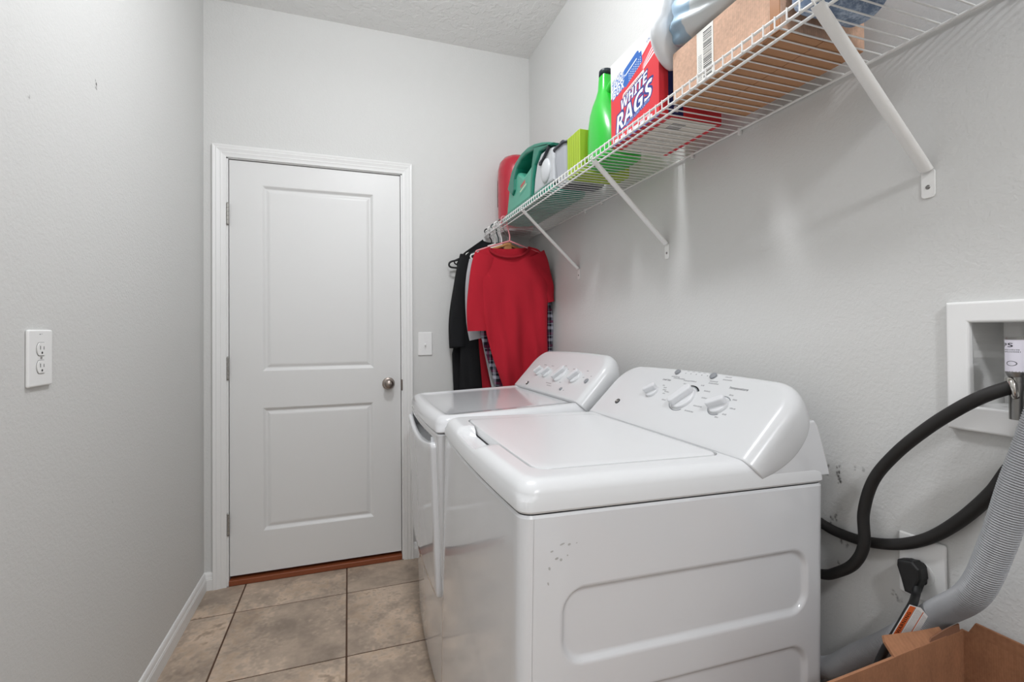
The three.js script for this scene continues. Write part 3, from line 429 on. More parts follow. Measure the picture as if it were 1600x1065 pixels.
// ---------------------------------------------------------------- open cardboard box on the floor
const cardMap = dataTex(256, ((f, g) => (i) => { const x = i % 256, k = 0.9 + 0.16 * (f[i] - 0.5) + 0.06 * (g[i] - 0.5) + 0.018 * Math.sin(x * Math.PI / 2); return [228 * k, 187 * k, 160 * k]; })(noiseField(256, [[8, 1], [64, 0.8]], 3), noiseField(256, [[128, 1]], 8)), true);
const mCard = new THREE.MeshStandardMaterial({ color: 0xbfa48c, map: rep(cardMap, 2, 2), roughness: 0.85, side: THREE.DoubleSide });
{
  const t = thing('open_cardboard_box', 'tall open cardboard box on the floor in front of the hoses', 'box', [0.997, 0, -0.533]); t.rotation.y = 0.042;
  const a = -0.38, b = 0, c = 0, d = 0.4, h = 0.7, k = 0.004;
  obj('bottom', box(a, b, 0.001, 0.005, c, d), mCard, t);
  obj('side_wall', box(a, b, 0.005, h, c, c + k), mCard, t); obj('side_wall', box(a, b, 0.005, h, d - k, d), mCard, t); obj('side_wall', box(a, a + k, 0.005, h, c + k, d - k), mCard, t); obj('side_wall', box(b - k, b, 0.005, h, c + k, d - k), mCard, t);
  // torn flap bent outwards at the far edge, stub of a flap standing along the wall
  obj('torn_flap', extr([[-0.187, -0.003], [-0.05, -0.003], [-0.052, 0.012], [-0.1, 0.016], [-0.15, 0.022], [-0.18, 0.026], [-0.186, 0.018]], 0.004).rotateX(-0.75).translate(0, h, c - 0.0015), mCard, t);
  obj('torn_layer', extr([[-0.1, -0.002], [-0.012, -0.002], [-0.012, 0.012], [-0.05, 0.011], [-0.09, 0.006]], 0.002).rotateX(-0.1).translate(0, h, c + 0.001), std(0x7b5540, 0.9, { side: THREE.DoubleSide }), t);
  obj('flap_stub', extr([[c + 0.01, 0], [d, 0], [d, 0.02], [c + 0.2, 0.017], [c + 0.02, 0.021]], 0.004).rotateY(-Math.PI / 2).translate(b, h, 0), mCard, t);
  obj('flap', extr([[c, 0], [d, 0], [d - 0.02, -0.16], [c + 0.02, -0.16]], 0.004).rotateY(-Math.PI / 2).rotateZ(-0.06).translate(a, h, 0), mCard, t);
}

// ---------------------------------------------------------------- things on the shelf
const YD = SY + 0.0055;            // top of the cross wires
// red canister at the far end
{
  const t = thing('red_canister', 'red round topped plastic canister at the far end of the shelf', 'canister', [0.892, YD, -2.515]);
  const red = phy(0xb51f33, 0.25, { clearcoat: 0.4, clearcoatRoughness: 0.1 });
  obj('body', lathe([[0, 0], [0.082, 0], [0.094, 0.008], [0.098, 0.03], [0.103, 0.1], [0.104, 0.3], [0.102, 0.345], [0.092, 0.385], [0.07, 0.412], [0.035, 0.428], [0, 0.432]], 48), red, t);
  obj('label_band', new THREE.CylinderGeometry(0.1052, 0.1052, 0.15, 48, 1, true, 2.9, 1.6).translate(0, 0.22, 0), phy(0x9c1a2d, 0.4), t);
  obj('ridge', [0.065, 0.13].map((y) => new THREE.TorusGeometry(0.1015, 0.0022, 6, 48).rotateX(Math.PI / 2).translate(0, y, 0)), red, t);
}
// green portable carpet cleaner
{
  const t = thing('carpet_cleaner', 'teal green portable carpet cleaning machine with a carry handle', 'carpet cleaner', [0, 0, 0]);
  const teal = phy(0x0f7560, 0.32), teal2 = phy(0x4fa58c, 0.35), tank = phy(0xc9cccf, 0.18, { transmission: 0.35, thickness: 0, ior: 1.3 });
  // profiles are (-z, y); swept across x
  const X = (pts, x0, x1, b) => extr(pts.map(([z, y]) => [-z, y]), x1 - x0, b, 3).rotateY(Math.PI / 2).applyMatrix4(new THREE.Matrix4().makeRotationY(0)).translate(x0, 0, 0);
  const baseRing = (ins, y) => rrect(0.748 + ins, 0.935 - ins, 1.715 + ins, 2.375 - ins, 0.08, 12, 8).map(([x, z]) => V3(x, y, -z));
  obj('base', loft([baseRing(0.012, YD), baseRing(0.002, YD + 0.006), baseRing(0, YD + 0.018), baseRing(0.004, YD + 0.034), baseRing(0.016, YD + 0.042)].map((r) => r.slice().reverse()), { cap0: true, cap1: true, angle: 0.7 }), teal, t).userData.label = 'dark green base';
  const y0 = YD + 0.04;
  obj('body', X([[-2.315, y0], [-2.3, 1.86], [-2.272, 1.935], [-2.19, 1.985], [-2.13, 1.972], [-2.06, 1.93], [-1.99, 1.945], [-1.95, 1.955], [-1.925, 1.89], [-1.937, y0]], 0.768, 0.915, 0.014), teal2, t);
  obj('handle', X([[-2.272, 1.93], [-2.21, 1.998], [-2.15, 2.026], [-2.07, 2.04], [-1.99, 2.039], [-1.91, 2.025], [-1.83, 2.002], [-1.755, 1.975], [-1.715, 1.958], [-1.72, 1.95], [-1.78, 1.962], [-1.845, 1.968], [-1.9, 1.93], [-1.925, 1.87], [-1.937, y0], [-1.962, y0], [-1.955, 1.87], [-1.94, 1.945], [-1.915, 2.0], [-2.0, 2.014], [-2.07, 2.012], [-2.13, 1.99], [-2.165, 1.95], [-2.17, 1.9], [-2.2, 1.88], [-2.235, 1.9]], 0.758, 0.925, 0.008), teal, t).userData.label = 'dark green arched handle';
  const tk = obj('clear_tank', X([[-1.932, y0], [-1.918, 1.875], [-1.892, 1.93], [-1.842, 1.962], [-1.775, 1.958], [-1.725, 1.947], [-1.715, 1.9], [-1.712, y0]], 0.764, 0.918, 0.012), phy(0xb9bcbf, 0.15, { clearcoat: 0.5 }), t); tk.userData.label = 'pale grey see through tank';
  obj('tank_bulge', new THREE.SphereGeometry(1, 24, 16).scale(0.014, 0.05, 0.045).translate(0.764, 1.87, -1.79), phy(0xc7cacc, 0.08), tk);
  obj('latch', [tube([[0.762, 1.925, -1.835], [0.758, 1.918, -1.82], [0.758, 1.93, -1.79], [0.76, 1.955, -1.745]], 0.006, 16, 6), rbox(0.756, 0.768, 1.91, 1.925, -1.85, -1.815, 0.003), rbox(0.8, 0.87, 1.955, 1.972, -1.735, -1.71, 0.004)], std(0x2b3038, 0.5), t);
  const badge = canvasTex(128, 64, (g, w, h) => { g.fillStyle = '#4fa58c'; g.fillRect(0, 0, w, h); g.fillStyle = '#b8544e'; g.fillRect(24, 10, 80, 20); g.fillStyle = '#cfd9b4'; g.fillRect(10, 40, 108, 8); });
  obj('name_plate', new THREE.PlaneGeometry(0.1, 0.05).rotateY(-Math.PI / 2).rotateX(-0.18).translate(0.7672, 1.89, -2.07), new THREE.MeshStandardMaterial({ map: badge, roughness: 0.4 }), t);
}
// grey tub
{
  const t = thing('plastic_tub', 'grey plastic tub with a dark rim beside the carpet cleaner', 'tub', [0.848, YD, -1.645]);
  const R = (hx, hz, y, r = 0.02) => rrect(-hx, hx, -hz, hz, r, 4, 5).map(([x, z]) => V3(x, y, z));
  obj('body', loft([R(0.078, 0.042, 0.0), R(0.082, 0.045, 0.004), R(0.092, 0.053, 0.145)].map((r) => r.slice().reverse()).reverse().map((r) => r.slice().reverse()), { cap0: true, angle: 0.6 }), std(0xa6a9af, 0.4, { side: THREE.DoubleSide }), t);
  obj('rim', [0].flatMap(() => { const p = R(0.095, 0.056, 0.147, 0.022); p.push(p[0].clone()); return [new THREE.TubeGeometry(new THREE.CatmullRomCurve3(p.slice(0, -1), true), 90, 0.005, 8, true)]; }), std(0x363a42, 0.45), t);
}
// lime green boxes, a pair of slim cartons
for (const [z0, z1, l] of [[-1.587, -1.54, 'lime green slim carton standing next to the grey tub'], [-1.536, -1.488, 'lime green slim carton standing next to the green jug']]) {
  const t = thing('slim_carton', l, 'box', [0.762, YD, (z0 + z1) / 2], 'lime green cartons on the shelf');
  const h = 0.152, w = (z1 - z0) / 2; obj('body', rbox(0, 0.2, 0, h, -w, w, 0.003), std(0x9fb82e, 0.55), t); obj('seam', [box(-0.0004, 0.0006, 0.002, h - 0.002, -0.004, -0.0025), box(-0.0004, 0.0006, 0.002, h - 0.002, w * 0.55, w * 0.55 + 0.0012)], std(0x7f941f, 0.6), t);
}
// bright green jug
{
  const t = thing('green_jug', 'bright green plastic detergent jug with a black cap', 'jug', [0.838, YD, -1.39]);
  const g = phy(0x25b834, 0.3, { clearcoat: 0.3, clearcoatRoughness: 0.15 });
  const sec = [[0, 0.06, 0.084, 0.006], [0.006, 0.07, 0.092, 0.004], [0.03, 0.073, 0.096, 0.002], [0.09, 0.072, 0.09, -0.004], [0.14, 0.068, 0.078, -0.013], [0.18, 0.06, 0.063, -0.024], [0.215, 0.048, 0.047, -0.034], [0.245, 0.034, 0.034, -0.042], [0.27, 0.026, 0.026, -0.045], [0.3, 0.0235, 0.0235, -0.046], [0.318, 0.022, 0.022, -0.046]];
  obj('body', loft(sec.map(([y, a, b, c]) => Array.from({ length: 40 }, (_, k) => { const q = -k / 40 * 2 * Math.PI, e = 0.72, co = Math.cos(q), si = Math.sin(q); return V3(a * Math.sign(co) * Math.abs(co) ** e, y, c + b * Math.sign(si) * Math.abs(si) ** e); })), { cap0: true, cap1: true, angle: 0.9 }), g, t);
  obj('handle', tube([[-0.004, 0.235, -0.035], [-0.004, 0.262, 0.0], [-0.004, 0.262, 0.035], [-0.004, 0.232, 0.066], [-0.004, 0.18, 0.078], [-0.004, 0.13, 0.078], [-0.004, 0.09, 0.068]], 0.0155, 50, 14), g, t);
  obj('cap', lathe([[0, 0.022], [0.021, 0.022], [0.0235, 0.019], [0.024, 0], [0, 0]], 32).translate(0, 0.316, -0.046), std(0x14242c, 0.4), t);
}
// box of rags
{
  const z0 = -1.268, z1 = -1.032, x0 = 0.757, x1 = 0.955, h = 0.25, t = thing('rag_box', 'red and white printed box of white rags standing upright', 'box', [x0, YD, z1]);
  const wz = z1 - z0, wx = x1 - x0;
  obj('carton', rbox(0, wx, 0, h, -wz, 0, 0.0015, 1), std(0xcf323b, 0.5), t);
  const front = canvasTex(720, 800, (g, w, h2) => {
    g.fillStyle = '#dc3a42'; g.fillRect(0, 0, w, h2); g.fillStyle = '#f4f5f8'; g.beginPath(); g.moveTo(0, 0); g.lineTo(w, 0); g.lineTo(w, 60); g.lineTo(360, 250); g.lineTo(0, 330); g.fill();
    g.fillStyle = '#e3505a'; for (let k = 0; k < 4; k++) { g.beginPath(); g.moveTo(w, 70 + k * 46); g.lineTo(w, 92 + k * 46); g.lineTo(480, 250 + k * 20); g.lineTo(500, 214 + k * 20); g.fill(); } g.fillStyle = '#f4f5f8'; for (let k = 0; k < 3; k++) { g.beginPath(); g.moveTo(w, 118 + k * 46); g.lineTo(w, 138 + k * 46); g.lineTo(500, 282 + k * 16); g.lineTo(520, 262 + k * 16); g.fill(); }
    g.fillStyle = '#2f66b4'; g.beginPath(); g.moveTo(200, 300); g.lineTo(200, 190); g.quadraticCurveTo(210, 160, 250, 150); g.lineTo(410, 100); g.quadraticCurveTo(450, 90, 452, 130); g.lineTo(490, 130); g.lineTo(500, 230); g.lineTo(250, 330); g.fill(); g.strokeStyle = '#f4f5f8'; g.lineWidth = 12; g.beginPath(); g.moveTo(240, 220); g.lineTo(420, 160); g.stroke(); g.fillStyle = '#e8ecf5'; for (let a = 0; a < 8; a++) for (let b = 0; b < 4; b++) g.fillRect(300 + a * 24, 230 - a * 8 + b * 20, 9, 9);
    const put = (s, x, y, px, fill, stroke, lw, turn = -0.2, skew = -0.12) => { g.save(); g.translate(x, y); g.transform(1, turn, skew, 1, 0, 0); g.font = `bold ${px}px sans-serif`; g.textAlign = 'left'; g.lineJoin = 'round'; if (stroke) { g.strokeStyle = stroke; g.lineWidth = lw; g.strokeText(s, 0, 0); } g.fillStyle = fill; g.fillText(s, 0, 0); g.restore(); };
    put('SELLARS', 20, 196, 40, '#27407e', null, 0); put('TOOL', 12, 262, 84, '#2f66b4', '#f4f5f8', 10); put('BOX', 24, 350, 96, '#f4f5f8', '#2f66b4', 22);
    g.save(); g.transform(1, -0.2, 0, 1, 0, 0); g.fillStyle = '#f6e6e4'; g.strokeStyle = '#c9262f'; g.lineWidth = 4; g.beginPath(); g.roundRect ? g.roundRect(196, 410, 330, 54, 20) : g.rect(196, 410, 330, 54); g.fill(); g.stroke(); g.restore(); put('PROFESSIONAL', 210, 412, 40, '#7a2a33', null, 0);
    put('WHITE', 160, 512, 128, '#ffffff', '#2a3d86', 22); put('RAGS', 70, 700, 220, '#ffffff', '#2a3d86', 34); put('WIPES LIKE CLOTH', 240, 690, 40, '#9fb6e8', '#2a3d86', 12);
    put('USA', 560, 110, 34, '#27407e', null, 0); g.fillStyle = '#f4dede'; for (let k = 0; k < 2; k++) g.fillRect(420 + k * 10, 706 + k * 24, 170, 9); g.fillStyle = '#2f5aa8'; g.fillRect(0, 770, w, 30); g.fillStyle = '#e9edf6'; for (let k = 0; k < 6; k++) g.fillRect(60 + k * 100, 744, 70, 40);
  });
  obj('front_print', new THREE.PlaneGeometry(wz - 0.001, h - 0.001).rotateY(-Math.PI / 2).translate(-0.0004, h / 2, -wz / 2), new THREE.MeshStandardMaterial({ map: front, roughness: 0.35 }), t).userData.label = 'red front with white and blue lettering';
  const side = canvasTex(512, 680, (g, w, h2) => { g.fillStyle = '#d2343d'; g.fillRect(0, 0, w, h2); g.fillStyle = '#eef0f4'; g.strokeStyle = '#23336e'; g.lineWidth = 14; g.font = 'bold 190px sans-serif'; g.save(); g.translate(90, 290); g.strokeText('R', 0, 0); g.fillText('R', 0, 0); g.restore(); g.fillStyle = '#1f2c63'; g.fillRect(70, 330, 120, 340); g.fillStyle = '#e8e2e4'; for (let k = 0; k < 5; k++) { g.beginPath(); g.arc(130, 365 + k * 62, 17, 0, 7); g.fill(); g.fillRect(112, 385 + k * 62, 36, 8); } });
  obj('side_print', new THREE.PlaneGeometry(wx - 0.001, h - 0.001).translate(wx / 2, h / 2, 0.0004), new THREE.MeshStandardMaterial({ map: side, roughness: 0.35 }), t).userData.label = 'red side with icons';
  const bot = canvasTex(600, 600, (g, w, h2) => { g.fillStyle = '#d9d2c8'; g.fillRect(0, 0, w, h2); g.fillStyle = '#d2343d'; g.fillRect(0, 0, 110, h2); g.fillRect(560, 0, 40, h2); g.fillStyle = '#474a5a'; for (let k = 0; k < 5; k++) g.fillRect(190, 70 + k * 18, 130, 9); for (let a = 0; a < 9; a++) for (let b = 0; b < 3; b++) fine(g, 220 + b * 130, 210 + a * 42, 100, 0.55); });
  obj('bottom_print', new THREE.PlaneGeometry(wx - 0.002, wz - 0.002).rotateX(Math.PI / 2).translate(wx / 2, -0.0004, -wz / 2), new THREE.MeshStandardMaterial({ map: bot, roughness: 0.6 }), t).userData.label = 'beige printed underside';
}
// cardboard carton with a bar code
{
  const z0 = -0.976, z1 = -0.668, x0 = 0.756, x1 = 0.976, h = 0.125, t = thing('cardboard_carton', 'tan cardboard carton with a white barcode sticker on the wire shelf', 'box', [x0, YD, z1]);
  const wz = z1 - z0, wx = x1 - x0;
  obj('carton', setUV(rbox(0, wx, 0.0018, h, -wz, 0, 0.002, 1), (x, y, z, nx, ny, nz) => Math.abs(ny) > 0.5 ? [x * 3, z * 3] : [(x + z) * 3, y * 3]), new THREE.MeshStandardMaterial({ map: cardMap, roughness: 0.8 }), t);
  obj('bottom_flap', [box(0.002, wx / 2 - 0.001, 0.0002, 0.002, -wz + 0.002, -0.002), box(wx / 2 + 0.001, wx - 0.002, 0.0002, 0.002, -wz + 0.002, -0.002)], std(0xb98a66, 0.85), t);
  const st = canvasTex(160, 420, (g, w, hh) => { g.fillStyle = '#e9e8e2'; g.fillRect(0, 0, w, hh); g.fillStyle = '#2d2d2d'; let s = 17; for (let y = 30; y < 400;) { s = (s * 16807) % 2147483647; const b = 3 + s % 8; g.fillRect(64, y, 80, b); y += b + 3 + (s >> 5) % 7; } for (let y = 200; y < 400; y += 14) fine(g, 32, y, 34, 0.7); });
  obj('barcode_sticker', new THREE.PlaneGeometry(0.052, 0.118).rotateY(-Math.PI / 2).translate(-0.0006, h / 2 + 0.002, -wz + 0.112), new THREE.MeshStandardMaterial({ map: st, roughness: 0.4 }), t).userData.label = 'white barcode sticker';
  obj('tape', box(-0.0008, 0.0002, 0.001, h - 0.001, -0.022, -0.001), std(0xa66a2e, 0.35), t).userData.label = 'brown packing tape strip';
  obj('tape_top', box(0, wx, h, h + 0.0006, -0.02, -0.001), std(0xa66a2e, 0.35), t);
}
// plastic bag lying on the carton
{
  const t = thing('plastic_bag', 'pale translucent plastic bag with pink and teal print lying on the carton', 'bag', [0.832, YD + 0.1275, -0.835]);
  const tex = canvasTex(512, 256, (g, w, h) => { g.fillStyle = '#e0e5e7'; g.fillRect(0, 0, w, h); const blob = (x, y, rx, ry, c) => { g.fillStyle = c; g.beginPath(); g.ellipse(x, y, rx, ry, 0.3, 0, 7); g.fill(); }; for (let k = 0; k < 2; k++) { const o = k * 256; blob(60 + o, 120, 50, 90, '#a9c3c8'); blob(90 + o, 90, 30, 50, '#8fb6bb'); blob(150 + o, 120, 44, 110, '#e8cfe0'); blob(156 + o, 100, 22, 46, '#dd9fcb'); blob(215 + o, 110, 34, 100, '#a8c4da'); } });
  const g = new THREE.SphereGeometry(1, 64, 40), p = g.attributes.position;
  for (let i = 0; i < p.count; i++) { let x = p.getX(i), y = p.getY(i), z = p.getZ(i); const k = 1 + 0.06 * Math.sin(5 * z + 3 * y) + 0.045 * Math.sin(9 * x - 7 * z) + 0.03 * Math.sin(17 * y + 11 * z); const e = 0.75, sg = (v) => Math.sign(v) * Math.abs(v) ** e; p.setXYZ(i, 0.115 * sg(x) * k, y < 0 ? 0.075 * sg(y) * (0.96 + 0.04 * k) : 0.1 * sg(y) * k, 0.17 * sg(z) * k); }
  g.computeVertexNormals(); g.computeBoundingBox(); g.translate(0, -g.boundingBox.min.y + 0.001, 0);
  obj('bag', g, phy(0xf0f2f2, 0.42, { map: tex }), t);
  const l = new THREE.SphereGeometry(1, 32, 20), lp = l.attributes.position; for (let i = 0; i < lp.count; i++) { const x = lp.getX(i), y = lp.getY(i), z = lp.getZ(i), k = 1 + 0.1 * Math.sin(6 * y + 4 * x); lp.setXYZ(i, 0.06 * x * k, 0.085 * y * k, 0.028 * z * k); } l.computeVertexNormals();
  obj('tied_corner', l.rotateX(0.35).translate(-0.06, 0.07, -0.155), phy(0xe4e8ea, 0.35), t);
}
// rolled jeans
{
  const map = dataTex(256, ((f) => (i) => { const v = smooth(0.3, 0.7, f[i]), d = ((i % 256) + ((i / 256) | 0)) % 4 < 2 ? 8 : -8; return [118 + 66 * v + d, 136 + 62 * v + d, 162 + 54 * v + d]; })(noiseField(256, [[6, 1], [20, 1], [60, 0.8], [128, 0.5]], 55)), true);
  const m = new THREE.MeshStandardMaterial({ map, roughness: 0.95, bumpMap: map, bumpScale: 0.002 });
  const t = thing('folded_jeans', 'light blue denim jeans rolled up on the wire shelf beside the carton', 'jeans', [0.755, YD, -0.43]);
  for (const [z, rz, ry, l, y] of [[-0.178, 0.05, 0.05, 0.15, 0], [-0.095, 0.045, 0.042, 0.15, 0], [-0.008, 0.045, 0.046, 0.16, 0], [-0.14, 0.06, 0.035, 0.14, 0.085]]) {
    const rings = []; for (let i = 0; i <= 24; i++) { const s = i / 24, e = Math.min(1, Math.sqrt(1 - Math.pow(2 * Math.max(0, Math.abs(s - 0.5) - 0.36) / 0.28, 2)) + 0.02); rings.push(Array.from({ length: 28 }, (_, k) => { const a = k / 28 * 2 * Math.PI, w = 1 + 0.04 * Math.sin(a * 3 + s * 9) + 0.03 * Math.sin(a * 7 + z * 90); return V3(s * l, y + ry + ry * Math.sin(a) * e * (Math.sin(a) < -0.5 ? 0.94 : w) , z + rz * Math.cos(a) * e * w); })); }
    obj('fold', loft(rings, { cap0: true, cap1: true, angle: 1.2, uv: (x, yy, zz) => [x * 5 + yy * 3, zz * 5 + yy * 4] }), m, t);
  }
}

// ---------------------------------------------------------------- clothes hanging from the far end of the shelf lip
const RY = SY + 0.023;             // hooks ride on the lip rail
function hanger(z, mat, label, { nx = 0.752, ny = 1.665, l = 0.21, r = 0.2, drop = 0.062, rad = 0.0042, wood = false, tilt = 0, end = false }) {
  const t = thing('clothes_hanger', label, 'hanger', [SX, RY, z], 'hangers on the shelf lip');
  const cx = 0, hook = []; for (let k = 0; k <= 10; k++) { const a = Math.PI * (1.12 - 1.25 * k / 10); hook.push([cx + 0.0 + 0.012 * Math.cos(a) * 1.3, -0.0075 + 0.0155 * Math.sin(a), 0]); }
  const nX = nx - SX, nY = ny - RY; hook.push([0.016, -0.04, 0.0], [nX, nY + 0.03, 0], [nX, nY, 0]);
  obj('hook', tube(hook, rad * (wood ? 0.55 : 0.8), 60, 8), wood ? M.steel : mat, t);
  const L = [nX - l, nY - drop, tilt], R = [nX + r, nY - drop * 0.95, -tilt];
  if (wood) { obj('bar', [rod(V3(...L), V3(nX, nY - 0.006, 0), 0.008, 10), rod(V3(nX, nY - 0.006, 0), V3(...R), 0.008, 10), rbox(nX - 0.02, nX + 0.022, nY - 0.055, nY + 0.004, -0.006, 0.006, 0.004)], mat, t); } else {
    obj('bar', tube([[nX, nY, 0], [nX - l * 0.5, nY - drop * 0.48, tilt * 0.5], L, [nX - l + 0.004, nY - drop - 0.02, tilt], [nX - l * 0.5, nY - drop - 0.032, tilt * 0.5], [nX, nY - drop - 0.033, 0], [nX + r * 0.5, nY - drop - 0.032, -tilt * 0.5], [nX + r - 0.004, nY - drop - 0.02, -tilt], R, [nX + r * 0.5, nY - drop * 0.47, -tilt * 0.5], [nX, nY, 0]], rad, 110, 8, 0.2), mat, t);
  }
  if (end) obj('bar_end', tube([[nX - l + 0.02, nY - drop + 0.004, tilt], [nX - l - 0.022, nY - drop - 0.008, tilt], [nX - l - 0.033, nY - drop - 0.024, tilt], [nX - l - 0.022, nY - drop - 0.038, tilt], [nX - l + 0.02, nY - drop - 0.04, tilt]], rad * 1.25, 30, 8), mat, t);
  return t;
}
// a garment as two cloth sheets joined at the edges; xl/xr give the side edges by height
function cloth(name, z, mat, parent, { yt, xl, xr, y0, y1, fold = 0.008, th = 0.016, ph = 0, neckF = 0.05, neckB = 0.015, nc = 0.76, nw = 0.085, slope = 0.05, k = 38, tilt = 0, ns = 70, nt = 60 }) {
  const gs = [];
  for (const sd of [1, -1]) gs.push(grid((s, q) => {
    const a = sd > 0 ? s : 1 - s; const xt0 = xl(yt), xt1 = xr(yt); let x = xt0 + a * (xt1 - xt0); const dn = Math.abs(x - nc) / nw;
    const neck = (sd > 0 ? neckF : neckB), sh0 = yt - slope * Math.max(0, Math.abs(x - nc) - nw) / 0.13;
    const ea = Math.max(0, 1 - Math.min(a, 1 - a) / 0.14); const sh = sh0 - 0.03 * ea * ea + tilt * (x - nc); const top = dn < 1 ? sh - neck * Math.sqrt(1 - dn * dn) : sh;
    const y = top + q * (y1 - top); const L = xl(y), R = xr(y); if (q > 0) x = x * (1 - smooth(0, 0.12, q)) + (L + a * (R - L)) * smooth(0, 0.12, q);
    const edge = Math.sqrt(Math.max(0, 1 - Math.pow(2 * a - 1, 4))), dr = smooth(0.05, 0.7, q);
    const f = fold * dr * (Math.sin(k * (x + 0.12 * (yt - y)) + ph) + 0.6 * Math.sin(k * 1.9 * (x - 0.1 * (yt - y)) + ph * 2 + 1) + 0.35 * Math.sin(k * 0.6 * x + 9 * y + ph));
    const zz = z + sd * th * edge * (0.35 + 0.65 * Math.min(1, q * 5)) + (f + 0.0022 * Math.sin(31 * y + 47 * x + ph)) * (0.4 + 0.6 * edge);
    return [x, y, zz, x * 4, y * 4];
  }, ns, nt));
  return obj(name, gs, mat, parent);
}
function sleeve(name, mat, parent, path, widths, th, ph = 0, n = 34) {   // path of centre points, half widths across
  const c = new THREE.CatmullRomCurve3(path.map((p) => V3(...p))), rings = [];
  for (let i = 0; i <= n; i++) { const s = i / n, p = c.getPoint(s), d = c.getTangent(s), side = V3(d.y, -d.x, 0).normalize(), w = widths[0] + (widths[1] - widths[0]) * s; rings.push(Array.from({ length: 28 }, (_, k) => { const a = k / 28 * 2 * Math.PI, wob = 1 + 0.1 * Math.sin(a * 3 + s * 8 + ph) * s; return p.clone().addScaledVector(side, w * Math.cos(a) * (1 + 0.05 * Math.sin(9 * s + ph))).add(V3(0, 0, th * Math.sin(a) * wob + 0.003 * Math.sin(14 * s + 3 * Math.cos(a) + ph))); })); }
  return obj(name, loft(rings, { angle: 1.4, uv: (x, y) => [x * 4, y * 4] }), mat, parent);
}
const lin = (...pts) => (y) => { for (let i = 0; i + 1 < pts.length; i++) if (y >= pts[i + 1][0] || i + 2 === pts.length) { const [a, b] = pts[i], [c, d] = pts[i + 1]; const t = Math.min(1, Math.max(0, (a - y) / (a - c))); return b + (d - b) * t; } };
const fabric = (c, extra = {}) => new THREE.MeshStandardMaterial({ color: c, roughness: 0.95, bumpMap: rep(weave, 6, 6), bumpScale: 0.0006, side: THREE.DoubleSide, ...extra });
const mRed = fabric(0xb5162a), mRed2 = fabric(0xa31224), mGrey = fabric(0xb9b9bd), mBlack = fabric(0x0e0e11), mBlack2 = fabric(0x121316);
const plaid = canvasTex(256, 256, (g, w) => { g.fillStyle = '#141220'; g.fillRect(0, 0, w, w); const st = (x, t, c, v) => { g.fillStyle = c; v ? g.fillRect(x, 0, t, w) : g.fillRect(0, x, w, t); }; for (let k = 0; k < 4; k++) for (const v of [0, 1]) { st(k * 64 + 6, 16, 'rgba(225,225,235,0.5)', v); st(k * 64 + 38, 12, 'rgba(110,20,60,0.6)', v); st(k * 64 + 54, 3, 'rgba(235,235,240,0.55)', v); } });
plaid.wrapS = plaid.wrapT = THREE.RepeatWrapping; const mPlaid = new THREE.MeshStandardMaterial({ map: plaid, roughness: 0.95, side: THREE.DoubleSide });
// red t-shirt
{
  const z = -2.27, t = thing('red_t_shirt', 'red short sleeved t-shirt hanging in front of the other clothes', 't-shirt', [0, 0, 0]);
  cloth('body', z, mRed, t, { tilt: 0.06, yt: 1.642, xl: lin([1.63, 0.585], [1.5, 0.578], [1.35, 0.615], [1.2, 0.645], [1.1, 0.675], [0.95, 0.725], [0.85, 0.745]), xr: lin([1.63, 0.955], [1.5, 0.975], [1.35, 0.972], [1.2, 0.966], [0.85, 0.985]), y1: 0.875, neckF: 0.052, neckB: 0.008, nc: 0.765, nw: 0.105, slope: 0.03, fold: 0.012, th: 0.016, k: 40 });
  sleeve('sleeve', mRed, t, [[0.64, 1.595, z], [0.61, 1.48, z], [0.597, 1.35, z], [0.6, 1.222, z]], [0.052, 0.05], 0.016, 0.4);
  sleeve('sleeve', mRed, t, [[0.905, 1.61, z], [0.942, 1.54, z - 0.002], [0.968, 1.45, z - 0.005], [0.985, 1.368, z - 0.008]], [0.055, 0.03], 0.014, 1.4);
  const col = []; for (let k = 0; k <= 24; k++) { const a = Math.PI * k / 24, x = 0.765 - 0.105 * Math.cos(a); col.push([x, 1.642 + 0.06 * (x - 0.765) - 0.052 * Math.sin(a) - 0.002, z + 0.004 + 0.013 * Math.sin(a)]); }
  obj('collar', tube(col, 0.006, 60, 8), mRed2, t);
  hanger(z, std(0xd98a8f, 0.35), 'pink plastic hanger carrying the red t-shirt', { nx: 0.768, ny: 1.672, l: 0.172, r: 0.17, drop: 0.058 });
}
// plaid shirt behind it
{
  const z = -2.332, t = thing('plaid_shirt', 'dark plaid long sleeved shirt hanging behind the red t-shirt', 'shirt', [0, 0, 0]);
  cloth('body', z, mPlaid, t, { yt: 1.63, xl: lin([1.63, 0.61], [1.35, 0.62], [1.2, 0.63], [1.0, 0.69], [0.85, 0.735]), xr: lin([1.63, 0.965], [1.3, 0.985], [0.85, 0.985]), y1: 0.86, neckF: 0.03, neckB: 0.0, nc: 0.775, nw: 0.075, slope: 0.035, fold: 0.005, th: 0.014, ph: 1 });
  sleeve('sleeve', mPlaid, t, [[0.945, 1.56, z], [0.975, 1.4, z + 0.01], [0.988, 1.25, z + 0.02], [0.99, 1.07, z + 0.02]], [0.04, 0.026], 0.014, 2);
  obj('collar', tube([[0.68, 1.635, z + 0.006], [0.71, 1.612, z + 0.012], [0.775, 1.6, z + 0.014], [0.84, 1.613, z + 0.012], [0.875, 1.64, z + 0.006]], 0.012, 40, 8), mPlaid, t);
  hanger(z, std(0xb98452, 0.5), 'wooden hanger carrying the plaid shirt', { nx: 0.778, ny: 1.672, l: 0.16, r: 0.16, wood: true });
}
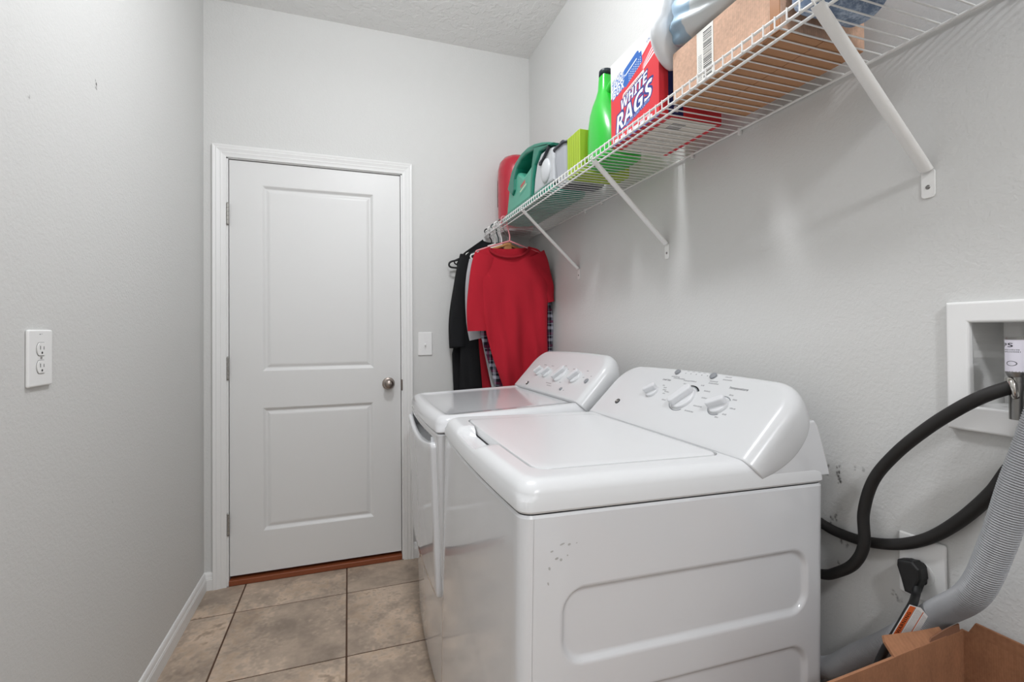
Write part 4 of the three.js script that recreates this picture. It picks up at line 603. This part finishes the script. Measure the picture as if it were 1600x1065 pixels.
// grey t-shirt
{
  const z = -2.393, t = thing('grey_t_shirt', 'light grey t-shirt hanging between the plaid shirt and black clothes', 't-shirt', [0, 0, 0]);
  cloth('body', z, mGrey, t, { yt: 1.635, xl: lin([1.64, 0.6], [1.4, 0.61], [1.2, 0.65], [1.0, 0.69], [0.85, 0.72]), xr: lin([1.64, 0.95], [0.85, 0.97]), y1: 0.86, nc: 0.77, nw: 0.08, slope: 0.035, fold: 0.005, th: 0.014, ph: 2 });
  sleeve('sleeve', mGrey, t, [[0.622, 1.59, z], [0.606, 1.45, z], [0.62, 1.3, z], [0.645, 1.185, z]], [0.03, 0.058], 0.016, 0.9);
  hanger(z, std(0xe8e8e6, 0.35), 'white plastic hanger carrying the grey t-shirt', { nx: 0.765, ny: 1.675, l: 0.165, r: 0.16 });
}
// second red shirt
{
  const z = -2.45, t = thing('red_shirt', 'dark red shirt mostly hidden between the grey t-shirt and black clothes', 'shirt', [0, 0, 0]);
  cloth('body', z, mRed2, t, { yt: 1.645, xl: lin([1.65, 0.605], [1.2, 0.65], [1.0, 0.665], [0.85, 0.675]), xr: lin([1.65, 0.95], [0.85, 0.97]), y1: 0.86, nc: 0.77, nw: 0.08, slope: 0.04, fold: 0.005, th: 0.014, ph: 3 });
  hanger(z, std(0x1d3a38, 0.4), 'dark green plastic hanger carrying the dark red shirt', { nx: 0.765, ny: 1.69, l: 0.15, r: 0.16 });
}
// black jacket and black trousers-length coat
{
  const z = -2.51, t = thing('black_jacket', 'black long sleeved jacket hanging behind the grey t-shirt', 'jacket', [0, 0, 0]);
  cloth('body', z, mBlack2, t, { yt: 1.712, xl: lin([1.712, 0.565], [1.3, 0.57], [0.85, 0.56]), xr: lin([1.66, 0.95], [0.85, 0.97]), y1: 0.84, nc: 0.77, nw: 0.06, slope: 0.09, fold: 0.006, th: 0.018, ph: 4 });
  sleeve('sleeve', mBlack2, t, [[0.61, 1.61, z], [0.575, 1.48, z], [0.555, 1.3, z], [0.555, 1.14, z]], [0.04, 0.042], 0.022, 0.3);
  hanger(z, std(0xe6e6e2, 0.35), 'white plastic hanger carrying the black jacket', { nx: 0.765, ny: 1.7, l: 0.16, r: 0.16 });
}
{
  const z = -2.578, t = thing('black_coat', 'long black coat hanging last against the back wall', 'coat', [0, 0, 0]);
  cloth('body', z, mBlack, t, { yt: 1.735, xl: lin([1.735, 0.565], [1.5, 0.575], [1.2, 0.56], [1.1, 0.535], [0.84, 0.545]), xr: lin([1.7, 0.95], [0.84, 0.97]), y1: 0.83, nc: 0.775, nw: 0.06, slope: 0.095, fold: 0.006, th: 0.02, ph: 5 });
  sleeve('sleeve', mBlack, t, [[0.62, 1.64, z], [0.585, 1.48, z], [0.562, 1.3, z], [0.565, 1.13, z]], [0.035, 0.044], 0.022, 0.7);
  hanger(z, std(0x131316, 0.4), 'black plastic hanger with a curved end carrying the black coat', { nx: 0.765, ny: 1.7, l: 0.21, r: 0.16, drop: 0.09, end: true });
}
renderer.render(scene, camera);
